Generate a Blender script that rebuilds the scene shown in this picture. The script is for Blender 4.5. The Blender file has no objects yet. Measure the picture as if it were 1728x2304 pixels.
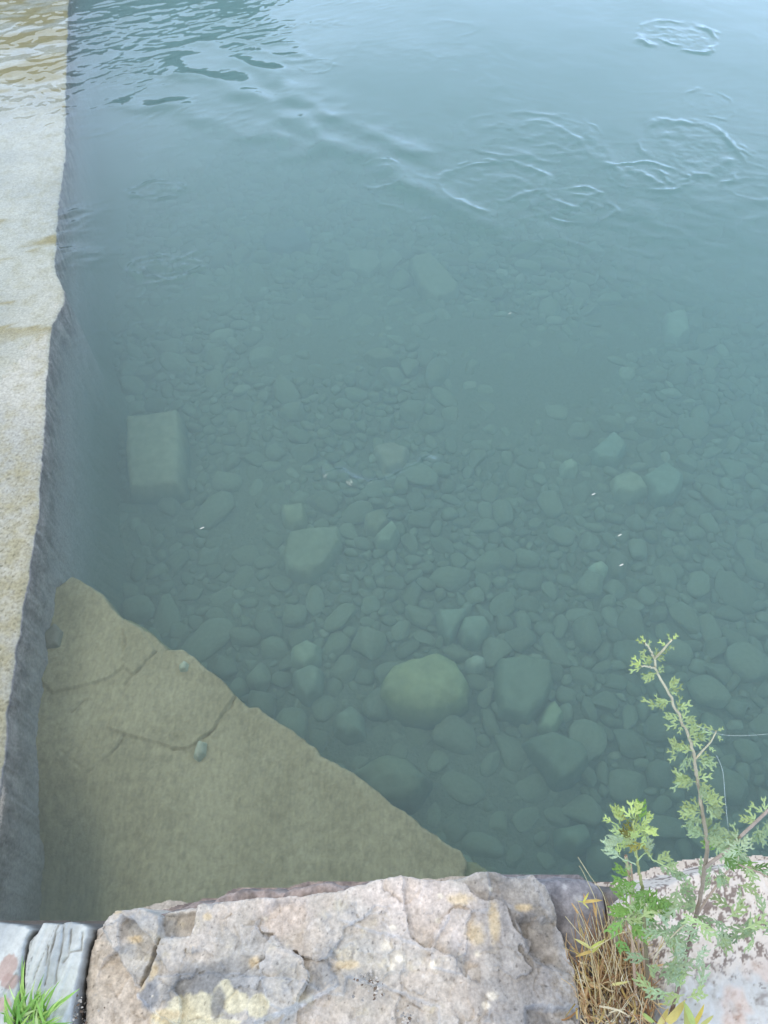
import bpy, bmesh, math, random
import numpy as np
from mathutils import Vector, Matrix

random.seed(7)
rng = np.random.default_rng(7)
R = math.radians
scene = bpy.context.scene

# ------------------------------------------------------------------ camera
PITCH = 53.0
CAM_Z = 3.4
FPX = 1664.0            # focal length in pixels of the 1728x2304 photograph
cam_d = bpy.data.cameras.new('camera')
cam_d.sensor_fit = 'VERTICAL'
cam_d.sensor_height = 36.0
cam_d.lens = 36.0 * FPX / 2304.0
cam_d.clip_start = 0.05
cam_d.clip_end = 400
cam = bpy.data.objects.new('camera', cam_d)
cam.location = (0, 0, CAM_Z)
cam.rotation_euler = (R(90 - PITCH), 0, 0)
scene.collection.objects.link(cam)
scene.camera = cam

# ------------------------------------------------------------------ world, sun, exposure
SUN_EL, SUN_AZ = 54.0, -72.0      # azimuth from +Y, negative = from the left
world = bpy.data.worlds.new('World')
scene.world = world
world.use_nodes = True
nt = world.node_tree
nt.nodes.clear()
wo = nt.nodes.new('ShaderNodeOutputWorld')
bg = nt.nodes.new('ShaderNodeBackground')
bg.inputs['Strength'].default_value = 0.12
sky = nt.nodes.new('ShaderNodeTexSky')
sky.sky_type = 'NISHITA'
sky.sun_disc = False
sky.sun_elevation = R(SUN_EL)
sky.sun_rotation = R(SUN_AZ)
sky.dust_density = 2.0
tc = nt.nodes.new('ShaderNodeTexCoord')
mp = nt.nodes.new('ShaderNodeMapping')
mp.inputs['Scale'].default_value = (1.0, 1.0, 2.6)
cn = nt.nodes.new('ShaderNodeTexNoise')
cn.inputs['Scale'].default_value = 1.6
cn.inputs['Detail'].default_value = 5
cn.inputs['Roughness'].default_value = 0.5
cr = nt.nodes.new('ShaderNodeMapRange')
cr.inputs['From Min'].default_value = 0.35
cr.inputs['From Max'].default_value = 0.68
cr.inputs['To Min'].default_value = 0.62
cr.inputs['To Max'].default_value = 1.0
mixc = nt.nodes.new('ShaderNodeMix')
mixc.data_type = 'RGBA'
# thin overcast, brightest towards the horizon
sp_ = nt.nodes.new('ShaderNodeSeparateXYZ'); nt.links.new(tc.outputs['Generated'], sp_.inputs[0])
hz = nt.nodes.new('ShaderNodeMapRange'); hz.inputs['From Min'].default_value = 0.08; hz.inputs['From Max'].default_value = 0.70
nt.links.new(sp_.outputs['Z'], hz.inputs['Value'])
oc = nt.nodes.new('ShaderNodeMix'); oc.data_type = 'RGBA'
oc.inputs[6].default_value = (20.0, 27.0, 39.0, 1); oc.inputs[7].default_value = (9.6, 9.2, 8.4, 1)
nt.links.new(hz.outputs['Result'], oc.inputs[0]); nt.links.new(oc.outputs[2], mixc.inputs[7])
nt.links.new(tc.outputs['Generated'], mp.inputs['Vector'])
nt.links.new(mp.outputs['Vector'], cn.inputs['Vector'])
nt.links.new(cn.outputs['Fac'], cr.inputs['Value'])
nt.links.new(cr.outputs['Result'], mixc.inputs[0])
nt.links.new(sky.outputs['Color'], mixc.inputs[6])
nt.links.new(mixc.outputs[2], bg.inputs['Color'])
nt.links.new(bg.outputs['Background'], wo.inputs['Surface'])

sun_d = bpy.data.lights.new('sun', 'SUN')
sun_d.energy = 0.75
sun_d.angle = R(18)
sun_d.color = (1.0, 0.95, 0.87)
sun = bpy.data.objects.new('sun', sun_d)
az = R(SUN_AZ)
sdir = Vector((math.sin(az) * math.cos(R(SUN_EL)), math.cos(az) * math.cos(R(SUN_EL)), math.sin(R(SUN_EL))))
sun.rotation_euler = sdir.to_track_quat('Z', 'Y').to_euler()
sun.location = (-5, 3, 12)
scene.collection.objects.link(sun)

scene.view_settings.view_transform = 'Standard'
scene.view_settings.look = 'None'
scene.view_settings.gamma = 1
scene.view_settings.exposure = 0.12
scene.render.engine = 'CYCLES'
cy = scene.cycles
cy.use_denoising = True
cy.max_bounces = 8
cy.transparent_max_bounces = 24
cy.volume_bounces = 3
cy.glossy_bounces = 3
cy.diffuse_bounces = 3
cy.sample_clamp_indirect = 6
cy.caustics_reflective = False
cy.caustics_refractive = False

# ------------------------------------------------------------------ helpers
CP, SP = math.cos(R(PITCH)), math.sin(R(PITCH))


def W(px, py, z=0.0):
    """photo pixel -> the point of the world at height z seen there (x, y)"""
    px = np.asarray(px, float); py = np.asarray(py, float)
    u = (px - 864) / FPX
    v = (1152 - py) / FPX
    dy = CP + v * SP
    dz = -SP + v * CP
    t = (z - CAM_Z) / dz
    return np.stack([u * t, dy * t], -1)


def Wp(pts, z=0.0):
    a = np.array(pts, float)
    return W(a[:, 0], a[:, 1], z)


def lin(r, g, b, k=1.0):
    def f(c):
        c /= 255.0
        return (c / 12.92 if c <= 0.04045 else ((c + 0.055) / 1.055) ** 2.4) * k
    return np.array([f(r), f(g), f(b)])


_perm = rng.permutation(512).astype(np.int64)
_g2 = np.stack([np.cos(np.arange(512) * 2.399963), np.sin(np.arange(512) * 2.399963)], -1)
_g3 = rng.normal(size=(512, 3)); _g3 /= np.linalg.norm(_g3, axis=1)[:, None]


def _h2(ix, iy, s):
    return _perm[(_perm[(ix + s * 57) & 511] + iy) & 511]


def noise2(x, y, s=0):
    x = np.asarray(x, float); y = np.asarray(y, float)
    ix = np.floor(x).astype(np.int64); iy = np.floor(y).astype(np.int64)
    fx = x - ix; fy = y - iy
    ux = fx * fx * fx * (fx * (fx * 6 - 15) + 10); uy = fy * fy * fy * (fy * (fy * 6 - 15) + 10)
    def g(i, j, dx, dy):
        q = _g2[_h2(i, j, s)]
        return q[..., 0] * dx + q[..., 1] * dy
    a = g(ix, iy, fx, fy); b = g(ix + 1, iy, fx - 1, fy)
    c = g(ix, iy + 1, fx, fy - 1); d = g(ix + 1, iy + 1, fx - 1, fy - 1)
    return 1.5 * ((a * (1 - ux) + b * ux) * (1 - uy) + (c * (1 - ux) + d * ux) * uy)


def fbm(x, y, f, octv=4, s=0, gain=0.5):
    o = 0; a = 1.0; n = 0
    for k in range(octv):
        o = o + a * noise2(x * f + 13.7 * k, y * f - 7.3 * k, s + k); n += a
        a *= gain; f *= 2.03
    return o / n


def ridged(x, y, f, octv=3, s=0):
    o = 0; a = 1.0; n = 0
    for k in range(octv):
        o = o + a * (1 - 2 * np.abs(noise2(x * f + 5.1 * k, y * f + 3.7 * k, s + k))); n += a
        a *= 0.5; f *= 2.1
    return o / n


def noise3(p, s=0):
    ip = np.floor(p).astype(np.int64); fp = p - ip
    u = fp * fp * (3 - 2 * fp)
    out = 0
    for dx in (0, 1):
        for dy in (0, 1):
            for dz in (0, 1):
                h = _perm[(_perm[(_perm[(ip[:, 0] + dx + s * 31) & 511] + ip[:, 1] + dy) & 511] + ip[:, 2] + dz) & 511]
                g = _g3[h]
                w = (u[:, 0] if dx else 1 - u[:, 0]) * (u[:, 1] if dy else 1 - u[:, 1]) * (u[:, 2] if dz else 1 - u[:, 2])
                out = out + w * (g[:, 0] * (fp[:, 0] - dx) + g[:, 1] * (fp[:, 1] - dy) + g[:, 2] * (fp[:, 2] - dz))
    return 1.5 * out


def sst(a, b, x):
    t = np.clip((x - a) / (b - a), 0, 1)
    return t * t * (3 - 2 * t)


def sdf(x, y, poly):
    """signed distance to a polygon, positive inside"""
    d2 = np.full(x.shape, 1e9); inside = np.zeros(x.shape, bool)
    n = len(poly)
    for i in range(n):
        ax, ay = poly[i]; bx, by = poly[(i + 1) % n]
        ex, ey = bx - ax, by - ay
        t = np.clip(((x - ax) * ex + (y - ay) * ey) / (ex * ex + ey * ey + 1e-12), 0, 1)
        d2 = np.minimum(d2, (x - ax - t * ex) ** 2 + (y - ay - t * ey) ** 2)
        c = ((ay > y) != (by > y))
        with np.errstate(divide='ignore', invalid='ignore'):
            xi = ax + (y - ay) * ex / (ey if abs(ey) > 1e-12 else 1e-12)
        inside ^= c & (x < xi)
    d = np.sqrt(d2)
    return np.where(inside, d, -d)


def pldist(x, y, pts):
    d2 = np.full(x.shape, 1e9)
    for i in range(len(pts) - 1):
        ax, ay = pts[i]; bx, by = pts[i + 1]
        ex, ey = bx - ax, by - ay
        t = np.clip(((x - ax) * ex + (y - ay) * ey) / (ex * ex + ey * ey + 1e-12), 0, 1)
        d2 = np.minimum(d2, (x - ax - t * ex) ** 2 + (y - ay - t * ey) ** 2)
    return np.sqrt(d2)


def raw_mesh(name, verts, faces, mat=None, smooth=True, col=None, attr=None):
    """verts (n,3), faces (m,k) arrays with constant k"""
    me = bpy.data.meshes.new(name)
    verts = np.asarray(verts, np.float32); faces = np.asarray(faces, np.int32)
    k = faces.shape[1]
    me.vertices.add(len(verts)); me.vertices.foreach_set('co', verts.ravel())
    me.loops.add(faces.size); me.loops.foreach_set('vertex_index', faces.ravel())
    me.polygons.add(len(faces))
    me.polygons.foreach_set('loop_start', np.arange(0, faces.size, k, dtype=np.int32))
    me.polygons.foreach_set('loop_total', np.full(len(faces), k, np.int32))
    me.polygons.foreach_set('use_smooth', np.full(len(faces), smooth, bool))
    if col is not None:
        ca = me.color_attributes.new('col', 'FLOAT_COLOR', 'POINT')
        ca.data.foreach_set('color', np.concatenate([col, np.ones((len(col), 1))], 1).astype(np.float32).ravel())
    me.update(calc_edges=True)
    me.validate()
    if mat: me.materials.append(mat)
    return me


def link(name, me, parent=None, **props):
    o = bpy.data.objects.new(name, me)
    scene.collection.objects.link(o)
    if parent: o.parent = parent
    for k_, v_ in props.items(): o[k_] = v_
    return o


def grid_faces(nx, ny, keep=None):
    i = np.arange(nx - 1); j = np.arange(ny - 1)
    J, I = np.meshgrid(j, i, indexing='ij')
    a = (J * nx + I).ravel()
    f = np.stack([a, a + 1, a + nx + 1, a + nx], -1)
    if keep is not None:
        k = keep.ravel()
        f = f[k[f].any(1)]
    return f


def compact(v, f, *arrs):
    used = np.zeros(len(v), bool); used[f.ravel()] = True
    m = np.cumsum(used) - 1
    return (v[used], m[f]) + tuple(a[used] for a in arrs)


def stone_from_outline(name, poly, ztop, depth, res, mat, hfun=None, cfun=None, rnd=0.02, k=7.0, jag=0.004, jagf=18.0, parent=None, seed=0, flank=0.25, **props):
    """A real block grown from its outline: relief on top, rounded arris, steep rough flanks going down."""
    poly = np.array(poly)
    pad = depth / k + res * 3
    x0, y0 = poly.min(0) - pad; x1, y1 = poly.max(0) + pad
    nx = int((x1 - x0) / res) + 2; ny = int((y1 - y0) / res) + 2
    X, Y = np.meshgrid(np.linspace(x0, x1, nx), np.linspace(y0, y1, ny))
    d = sdf(X, Y, poly) + jag * fbm(X, Y, jagf, 4, seed + 3)
    t = np.clip(d / rnd, 0, 1)
    edge = rnd * 0.55 * (1 - np.sqrt(np.clip(1 - (1 - t) ** 2, 0, 1)))
    out = np.clip(-d, 0, None)
    fl = 1 + flank * fbm(X, Y, jagf * 0.7, 3, seed + 9)
    Z = ztop - edge - np.minimum(out * k * fl, depth)
    if hfun is not None:
        h = hfun(X, Y, d)
        Z = Z + h * np.where(d > 0, 1, np.exp(-out * 25))
    keep = out < depth / k / 0.75 + res
    f = grid_faces(nx, ny, keep)
    v = np.stack([X.ravel(), Y.ravel(), Z.ravel()], -1)
    col = cfun(X.ravel(), Y.ravel(), d.ravel()) if cfun is not None else np.full((len(v), 3), 0.3)
    v, f, col = compact(v, f, col)
    o = link(name, raw_mesh(name, v, f, mat, True, col), parent, **props)
    return o


# ------------------------------------------------------------------ materials
def newmat(name):
    m = bpy.data.materials.new(name); m.use_nodes = True
    n = m.node_tree; n.nodes.clear()
    out = n.nodes.new('ShaderNodeOutputMaterial')
    return m, n, out


def rough_mat(name, base=None, var=0.25, scale=60, bump=0.3, bdist=0.004, rough=0.85, rnd=False, speck=0.0, spec=0.3, trans=None):
    """base None -> reads the mesh colour attribute; fine noise mottles it and gives it grain"""
    m, n, out = newmat(name)
    L = n.links.new
    bs = n.nodes.new('ShaderNodeBsdfPrincipled')
    bs.inputs['Roughness'].default_value = rough
    bs.inputs['Specular IOR Level'].default_value = spec
    t = n.nodes.new('ShaderNodeTexCoord')
    nz = n.nodes.new('ShaderNodeTexNoise'); nz.inputs['Scale'].default_value = scale; nz.inputs['Detail'].default_value = 8; nz.inputs['Roughness'].default_value = 0.65
    L(t.outputs['Object'], nz.inputs['Vector'])
    if base is None:
        at = n.nodes.new('ShaderNodeAttribute'); at.attribute_name = 'col'
        src = at.outputs['Color']
    else:
        rg = n.nodes.new('ShaderNodeRGB'); rg.outputs[0].default_value = (*base, 1); src = rg.outputs[0]
    if rnd:
        oi = n.nodes.new('ShaderNodeObjectInfo')
        hs = n.nodes.new('ShaderNodeHueSaturation')
        mr = n.nodes.new('ShaderNodeMapRange'); mr.inputs['To Min'].default_value = 0.84; mr.inputs['To Max'].default_value = 1.18
        L(oi.outputs['Random'], mr.inputs['Value']); L(mr.outputs['Result'], hs.inputs['Value'])
        L(src, hs.inputs['Color']); src = hs.outputs['Color']
    mr2 = n.nodes.new('ShaderNodeMapRange')
    mr2.inputs['From Min'].default_value = 0.25; mr2.inputs['From Max'].default_value = 0.75
    mr2.inputs['To Min'].default_value = 1 - var; mr2.inputs['To Max'].default_value = 1 + var
    L(nz.outputs['Fac'], mr2.inputs['Value'])
    vm = n.nodes.new('ShaderNodeVectorMath'); vm.operation = 'SCALE'
    L(src, vm.inputs[0]); L(mr2.outputs['Result'], vm.inputs['Scale'])
    src = vm.outputs['Vector']
    if speck > 0:
        vz = n.nodes.new('ShaderNodeTexNoise'); vz.inputs['Scale'].default_value = scale * 3.1; vz.inputs['Detail'].default_value = 3
        L(t.outputs['Object'], vz.inputs['Vector'])
        m3 = n.nodes.new('ShaderNodeMapRange'); m3.inputs['From Min'].default_value = 0.60; m3.inputs['From Max'].default_value = 0.68
        m3.inputs['To Max'].default_value = speck
        L(vz.outputs['Fac'], m3.inputs['Value'])
        mx = n.nodes.new('ShaderNodeMix'); mx.data_type = 'RGBA'; mx.inputs[7].default_value = (0.05, 0.045, 0.04, 1)
        L(m3.outputs['Result'], mx.inputs[0]); L(src, mx.inputs[6]); src = mx.outputs[2]
    L(src, bs.inputs['Base Color'])
    bp = n.nodes.new('ShaderNodeBump'); bp.inputs['Strength'].default_value = bump; bp.inputs['Distance'].default_value = bdist
    L(nz.outputs['Fac'], bp.inputs['Height']); L(bp.outputs['Normal'], bs.inputs['Normal'])
    sh = bs.outputs['BSDF']
    if trans is not None:
        tr = n.nodes.new('ShaderNodeBsdfTranslucent'); L(src, tr.inputs['Color'])
        ms = n.nodes.new('ShaderNodeMixShader'); ms.inputs[0].default_value = trans
        L(sh, ms.inputs[1]); L(tr.outputs[0], ms.inputs[2]); sh = ms.outputs[0]
    L(sh, out.inputs['Surface'])
    return m


M_coping = rough_mat('weathered_sandstone', None, 0.30, 150, 0.45, 0.0025, 0.9, speck=0.10)
M_slate = rough_mat('grey_slate', None, 0.16, 90, 0.35, 0.002, 0.8)
M_spk = rough_mat('speckled_granite', None, 0.12, 60, 0.4, 0.003, 0.9)
M_conc = rough_mat('weathered_concrete', None, 0.34, 60, 0.7, 0.006, 0.9)
M_slab = rough_mat('silted_rock', None, 0.16, 70, 0.6, 0.006, 0.95)
M_cob = rough_mat('river_cobble', (0.225, 0.235, 0.18), 0.22, 5, 0.25, 0.02, 0.95, rnd=True)
M_cobm = rough_mat('river_cobble_bed', None, 0.22, 30, 0.25, 0.004, 0.95)
M_bed = rough_mat('silty_gravel', (0.20, 0.205, 0.16), 0.3, 38, 1.0, 0.02, 0.95)
M_stone_uw = rough_mat('underwater_stone', None, 0.2, 16, 0.4, 0.006, 0.95)

# ------------------------------------------------------------------ water
EDGE_PX = [(150, 0), (146, 120), (143, 220), (141, 350), (128, 430), (123, 500), (117, 575), (124, 612), (143, 650), (140, 685), (116, 728),
           (108, 800), (104, 880), (101, 960), (96, 1030), (90, 1100), (86, 1160), (74, 1240), (63, 1310), (48, 1400), (35, 1490), (20, 1600), (8, 1720), (-12, 1850)]
EDGE = Wp(EDGE_PX, 0.0)


def edge_x(y):
    o = np.argsort(EDGE[:, 1])
    return np.interp(y, EDGE[o, 1], EDGE[o, 0])


def water_h(X, Y):
    h = 0.010 * fbm(X, Y * 0.8, 0.55, 3, 11) + 0.0016 * fbm(X * .8 + .5 * Y, Y * 0.8 - .5 * X, 2.6, 3, 12) * sst(2, 7, Y)
    h = h + 0.0042 * np.exp(-((Y - 5.6 - 0.15 * X) / 1.3) ** 2) * sst(-0.3, 1.2, X) * ridged(X * .7 + .3 * Y, Y * 1.2, 2.2, 4, 14)
    fade = sst(14, 11, Y) * sst(7, 5, np.abs(X)) * 1.0
    # wind and current wavelets by the sill and towards the top left
    ex = edge_x(Y)
    # on the sill: long crests
    cx, cy_ = 0.93, 0.36
    a = X * cx + Y * cy_; b = -X * cy_ + Y * cx
    onsill = sst(ex + 0.35, ex - 0.1, X) * sst(4.6, 5.6, Y) * (1 - 0.75 * sst(5.3, 5.9, Y) * sst(7.6, 6.6, Y))
    wv = 1.3 * ridged(a * 0.9 + 0.25 * fbm(X, Y, 0.7, 2, 5), b * 1.0, 3.4, 2, 21)
    h = h + fade * onsill * 0.0042 * wv
    # just right of the sill, fans of short crests
    cx2, cy2 = 0.86, 0.51
    a2 = X * cx2 + Y * cy2; b2 = -X * cy2 + Y * cx2
    m2 = sst(ex - 0.1, ex + 0.2, X) * sst(ex + 3.4, ex + 0.8, X) * sst(6.2, 8.2, Y)
    m2 = m2 + 0.9 * sst(8.6, 9.8, Y) * sst(1.2, -1.2, X) * sst(ex, ex + 0.3, X)
    m2 = m2 * np.clip(0.55 + 0.9 * fbm(X, Y, 0.8, 2, 44), 0, 1.3)
    rp = ridged(a2 * 1.1 + 0.2 * noise2(X, Y, 8), b2 * 2.6, 2.3, 3, 31)
    h = h + fade * m2 * (0.0016 * rp + 0.0100 * np.clip(rp - 0.35, 0, 1) * np.clip(0.3 + 1.6 * noise2(a2 * 1.3, b2 * 2.0, 34), 0, 1.2))
    # turbulence below the broken corner
    for (px, py, rx, ry, amp) in ((165, 480, 70, 26, 0.010), (180, 575, 80, 30, 0.011), (150, 540, 50, 60, 0.008), (420, 60, 260, 55, 0.0028), (300, 30, 240, 40, 0.003)):
        c = W(px, py); e = W(px + rx, py); u = W(px, py - ry)
        q = ((X - c[0]) / (e[0] - c[0])) ** 2 + ((Y - c[1]) / (u[1] - c[1])) ** 2
        h = h + amp * np.exp(-q * 1.2) * ridged(a * 0.9, b * 2.0, 2.2, 3, 51)
    # thin sinuous creases wherever the current boils up
    for k_, (mask, fr, am, wd) in enumerate((
            (np.exp(-((Y - 5.9 - 0.12 * X) / 1.25) ** 2) * sst(-0.4, 0.8, X), 1.1, .0052, .075),
            (np.exp(-((Y - 5.7) / 1.0) ** 2) * sst(0.0, 1.4, X), 2.3, .0030, .11),
            (np.exp(-((X + 1.75) / .55) ** 2 - ((Y - 5.2) / 1.1) ** 2), 1.5, .0055, .085),
            (np.exp(-((X + 0.2) / .9) ** 2 - ((Y - 3.0) / .45) ** 2), 3.0, .0012, .12),
            (np.exp(-((X + 1.0) / 2.2) ** 2 - ((Y - 8.6) / 1.1) ** 2), 1.3, .0060, .08))):
        nn = fbm(X * 0.85 + 7 * k_, Y * 1.1 - 3 * k_, fr, 3, 140 + 3 * k_, .45)
        md = np.clip(2.6 * fbm(X + 11 * k_, Y, fr * .9, 2, 160 + k_), 0, 1.2)
        h = h + fade * am * mask * md * np.exp(-(nn / wd) ** 2)
    # boils: raised lenses with wrinkled rims
    boils = [(1525, 82, 88, 34, 1.3, -0.30), (1590, 232, 55, 32, .6, 0), (355, 428, 62, 20, 1.5, 0), (372, 600, 78, 26, 2.0, 0.5), (325, 742, 38, 13, 1.8, 0.45),
             (858, 392, 50, 30, .9, 0), (885, 440, 48, 26, .7, 0), (1110, 425, 120, 58, .8, 0), (1285, 460, 92, 40, 1.0, 0), (1180, 300, 150, 50, .45, 0),
             (1560, 345, 105, 78, .9, -0.2), (1455, 400, 85, 32, .9, -0.2), (712, 148, 38, 16, .8, 0), (545, 112, 28, 12, .8, 0), (340, 655, 60, 16, .5, 0.4),
             (1290, 300, 60, 40, .5, 0), (870, 1060, 130, 40, .30, 0.2), (1700, 420, 60, 30, .6, 0)]
    for i, (px, py, rx, ry, am, rot) in enumerate(boils):
        c = W(px, py); e = W(px + rx, py); u = W(px, py - ry); l_ = W(px, py + ry)
        ax = e[0] - c[0]; ay = 0.5 * (u[1] - l_[1])
        s = np.abs(X - c[0]) < ax * 2.4
        s &= np.abs(Y - c[1]) < ay * 2.4
        x = X[s] - c[0]; y = Y[s] - c[1]
        xn = x / ax; yn = y / ay
        xr = xn * math.cos(rot) + yn * math.sin(rot); yr = -xn * math.sin(rot) + yn * math.cos(rot)
        r = np.sqrt(xr ** 2 + yr ** 2) + 0.34 * fbm(x, y, 1.6 / ax * 0.6, 3, 60 + i) + 0.05 * fbm(x, y, 9, 2, 61 + i)
        sc = min(ax, 0.5) / 0.45
        w = 0.075
        ring_n = 0
        ring = np.exp(-((r - 1) / w) ** 2) * np.clip(0.5 + 1.3 * noise2(xn * 1.3 + 9 * i, yn * 1.3, 70), 0, 1.3)
        ring2 = np.exp(-((r - 0.62) / 0.07) ** 2) * np.clip(1.6 * noise2(xn * 1.7 - 5 * i, yn * 1.7, 71), 0, 1)
        wr = np.exp(-(r / 0.9) ** 4) * ridged(x, y, 5.0, 3, 80 + i)
        h[s] += am * sc * (0.0105 * ring + 0.0075 * ring2 + 0.0050 * wr) * np.exp(-np.clip(r - 1.5, 0, None) * 4)
    # creases where currents meet
    creases = [([(735, 1062), (790, 1080), (835, 1092), (870, 1086), (915, 1068), (965, 1040)], .0190, .032),
               ([(700, 1090), (800, 1120), (880, 1105), (960, 1060)], .0035, .03),
               ([(640, 1040), (720, 1045), (800, 1060)], .0007, .02),
               ([(1040, 372), (1100, 360), (1150, 362), (1190, 378)], .0045, .03), ([(1150, 290), (1220, 270), (1280, 300), (1330, 340), (1390, 400)], .003, .04),
               ([(1420, 385), (1470, 405), (1510, 432), (1560, 410), (1640, 360)], .0050, .035), ([(1580, 280), (1640, 310), (1690, 350)], .0040, .03),
               ([(1190, 420), (1240, 450), (1290, 470), (1345, 435)], .0045, .03), ([(1320, 300), (1350, 330), (1400, 400)], .003, .05),
               ([(380, 150), (520, 190), (650, 250), (760, 330), (900, 390), (1010, 460), (1080, 500)], .0070, .16), ([(480, 90), (560, 140), (720, 240), (850, 300), (960, 350)], .0050, .14), ([(300, 240), (420, 250), (560, 300), (680, 350)], .0035, .13),
               ([(880, 465), (950, 495), (1000, 500)], .0025, .03), ([(235, 1140), (300, 1165), (350, 1150), (400, 1120)], .0022, .03),
               ([(250, 1160), (310, 1172), (370, 1150)], .0012, .02), ([(150, 780), (200, 755), (245, 740)], .0012, .02),
               ([(310, 620), (340, 600), (400, 585), (455, 560)], .0035, .025), ([(330, 640), (400, 628), (430, 612)], .0030, .02),
               ([(1120, 540), (1180, 548), (1240, 540)], .0018, .03), ([(560, 870), (620, 855), (700, 850)], .0005, .03),
               ([(440, 640), (470, 660), (520, 655)], .0008, .03)]
    for i, (pl, amp, wd) in enumerate(creases):
        P = Wp(pl)
        lo = P.min(0) - 6 * wd; hi = P.max(0) + 6 * wd
        s = (X > lo[0]) & (X < hi[0]) & (Y > lo[1]) & (Y < hi[1])
        x, y = X[s], Y[s]
        wob = 1.1 * wd
        d = pldist(x + wob * noise2(x / wd / 3, y / wd / 3, 90 + i), y + wob * noise2(x / wd / 3 + 50, y / wd / 3, 91 + i), P)
        amp = amp * (1.25 if wd < 0.06 else 2.6)
        h[s] += amp * np.exp(-(d / wd) ** 2) * np.clip(0.7 + 1.1 * noise2(x / wd / 5, y / wd / 5, 95 + i), 0, 1.5)
        h[s] += 0.35 * amp * np.exp(-(d / wd / 2.5) ** 2) * ridged(x, y, 0.22 / wd, 2, 96 + i)
    pt = np.clip(3.0 * fbm(X * .6 + Y * .3, Y * .5, 0.55, 3, 250) - 0.1, 0, 1.3) * sst(3.8, 6.0, Y)
    h = h + fade * 0.0024 * pt * ridged(X * .75 - Y * .45, Y * 1.5 + X * 1.0, 2.1, 3, 255)
    # faint rippling over the middle, directed with the flow
    h = h + 0.0007 * fbm(a * 1.0, b * 3.0, 4.0, 3, 110) * sst(0.6, 2.5, Y) * np.clip(0.4 + 2.0 * fbm(X, Y, 0.6, 2, 111), 0, 1.2)
    # arcs spreading from the quay at the lower left
    cx3, cy3 = -0.95, -0.45
    r = np.hypot(X - cx3, Y - cy3)
    r2 = r + 0.012 * noise2(X * 4, Y * 4, 120)
    msk = sst(0.40, 0.46, Y) * sst(0.72, 0.56, Y) * sst(-0.35, -1.0, X) * sst(-1.50, -1.25, X) * np.clip(0.45 + 1.3 * fbm(X * .6, Y * 2.5, 3, 2, 121), 0.0, 1.1)
    h = h + 0.0014 * msk * np.sin(r2 * 2 * math.pi / 0.034)
    msk2 = np.exp(-((X + 0.4) / 0.7) ** 2 - ((Y - 1.0) / 0.5) ** 2) + np.exp(-((X - 0.9) / 0.35) ** 2 - ((Y - 0.75) / 0.25) ** 2)
    h = h + 0.0006 * msk2 * fbm(X * 0.5 + Y * 0.3, Y * 2.6 - X * 0.9, 7, 3, 130)
    return h


def graded(lo, hi, steps):
    """coordinates from lo to hi, spacing interpolated from (pos, step) pairs"""
    out = [lo]
    P = np.array(steps)
    while out[-1] < hi:
        out.append(out[-1] + float(np.interp(out[-1], P[:, 0], P[:, 1])))
    out[-1] = hi
    return np.array(out)


xs = graded(-60, 60, [(-60, 8), (-8, 0.8), (-5.2, 0.013), (5.2, 0.013), (8, 0.8), (60, 8)])
ys = graded(-0.3, 60, [(-0.3, 0.008), (0.3, 0.0055), (0.8, 0.0065), (1.5, 0.010), (4, 0.013), (7, 0.018), (11.2, 0.026), (14, 0.8), (60, 8)])
XX, YY = np.meshgrid(xs, ys)
HH = np.zeros_like(XX)
sub = (np.abs(XX) < 9) & (YY < 15)
HH[sub] = water_h(XX[sub], YY[sub])
nx, ny = len(xs), len(ys)
v = np.stack([XX.ravel(), YY.ravel(), HH.ravel()], -1)
f = grid_faces(nx, ny)
# close the body of water: skirt and floor far below the bed
rim = np.concatenate([np.arange(nx), nx - 1 + nx * np.arange(1, ny), (ny - 1) * nx + np.arange(nx - 2, -1, -1), nx * np.arange(ny - 2, 0, -1)])
base = len(v)
low = v[rim].copy(); low[:, 2] = -6
cen = np.array([[0, 20, -6.0]])
v = np.concatenate([v, low, cen])
m_ = len(rim); i_ = np.arange(m_); j_ = (i_ + 1) % m_
side = np.stack([rim[i_], base + i_, base + j_, rim[j_]], -1)
me_w = bpy.data.meshes.new('water')
tri = np.stack([base + i_, np.full(m_, base + m_), base + j_], -1)
loops = np.concatenate([f.ravel(), side.ravel(), tri.ravel()]).astype(np.int32)
tot = np.concatenate([np.full(len(f), 4), np.full(len(side), 4), np.full(len(tri), 3)]).astype(np.int32)
me_w.vertices.add(len(v)); me_w.vertices.foreach_set('co', v.astype(np.float32).ravel())
me_w.loops.add(len(loops)); me_w.loops.foreach_set('vertex_index', loops)
me_w.polygons.add(len(tot)); me_w.polygons.foreach_set('loop_start', (np.cumsum(tot) - tot).astype(np.int32)); me_w.polygons.foreach_set('loop_total', tot)
sm = np.zeros(len(tot), bool); sm[:len(f)] = True
me_w.polygons.foreach_set('use_smooth', sm)
me_w.update(calc_edges=True)

m, n, out = newmat('river_water')
L = n.links.new
gl = n.nodes.new('ShaderNodeBsdfGlossy'); gl.inputs['Roughness'].default_value = 0.03
tr = n.nodes.new('ShaderNodeBsdfTransparent'); tr.inputs['Color'].default_value = (0.97, 0.985, 0.98, 1)
lw = n.nodes.new('ShaderNodeLayerWeight'); lw.inputs['Blend'].default_value = 0.5
pw = n.nodes.new('ShaderNodeMath'); pw.operation = 'POWER'; pw.inputs[1].default_value = 5.0
ma = n.nodes.new('ShaderNodeMath'); ma.operation = 'MULTIPLY_ADD'; ma.inputs[1].default_value = 0.98; ma.inputs[2].default_value = 0.021
mx = n.nodes.new('ShaderNodeMixShader')
L(lw.outputs['Facing'], pw.inputs[0]); L(pw.outputs[0], ma.inputs[0]); L(ma.outputs[0], mx.inputs[0])
L(tr.outputs[0], mx.inputs[1]); L(gl.outputs[0], mx.inputs[2]); L(mx.outputs[0], out.inputs['Surface'])
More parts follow.
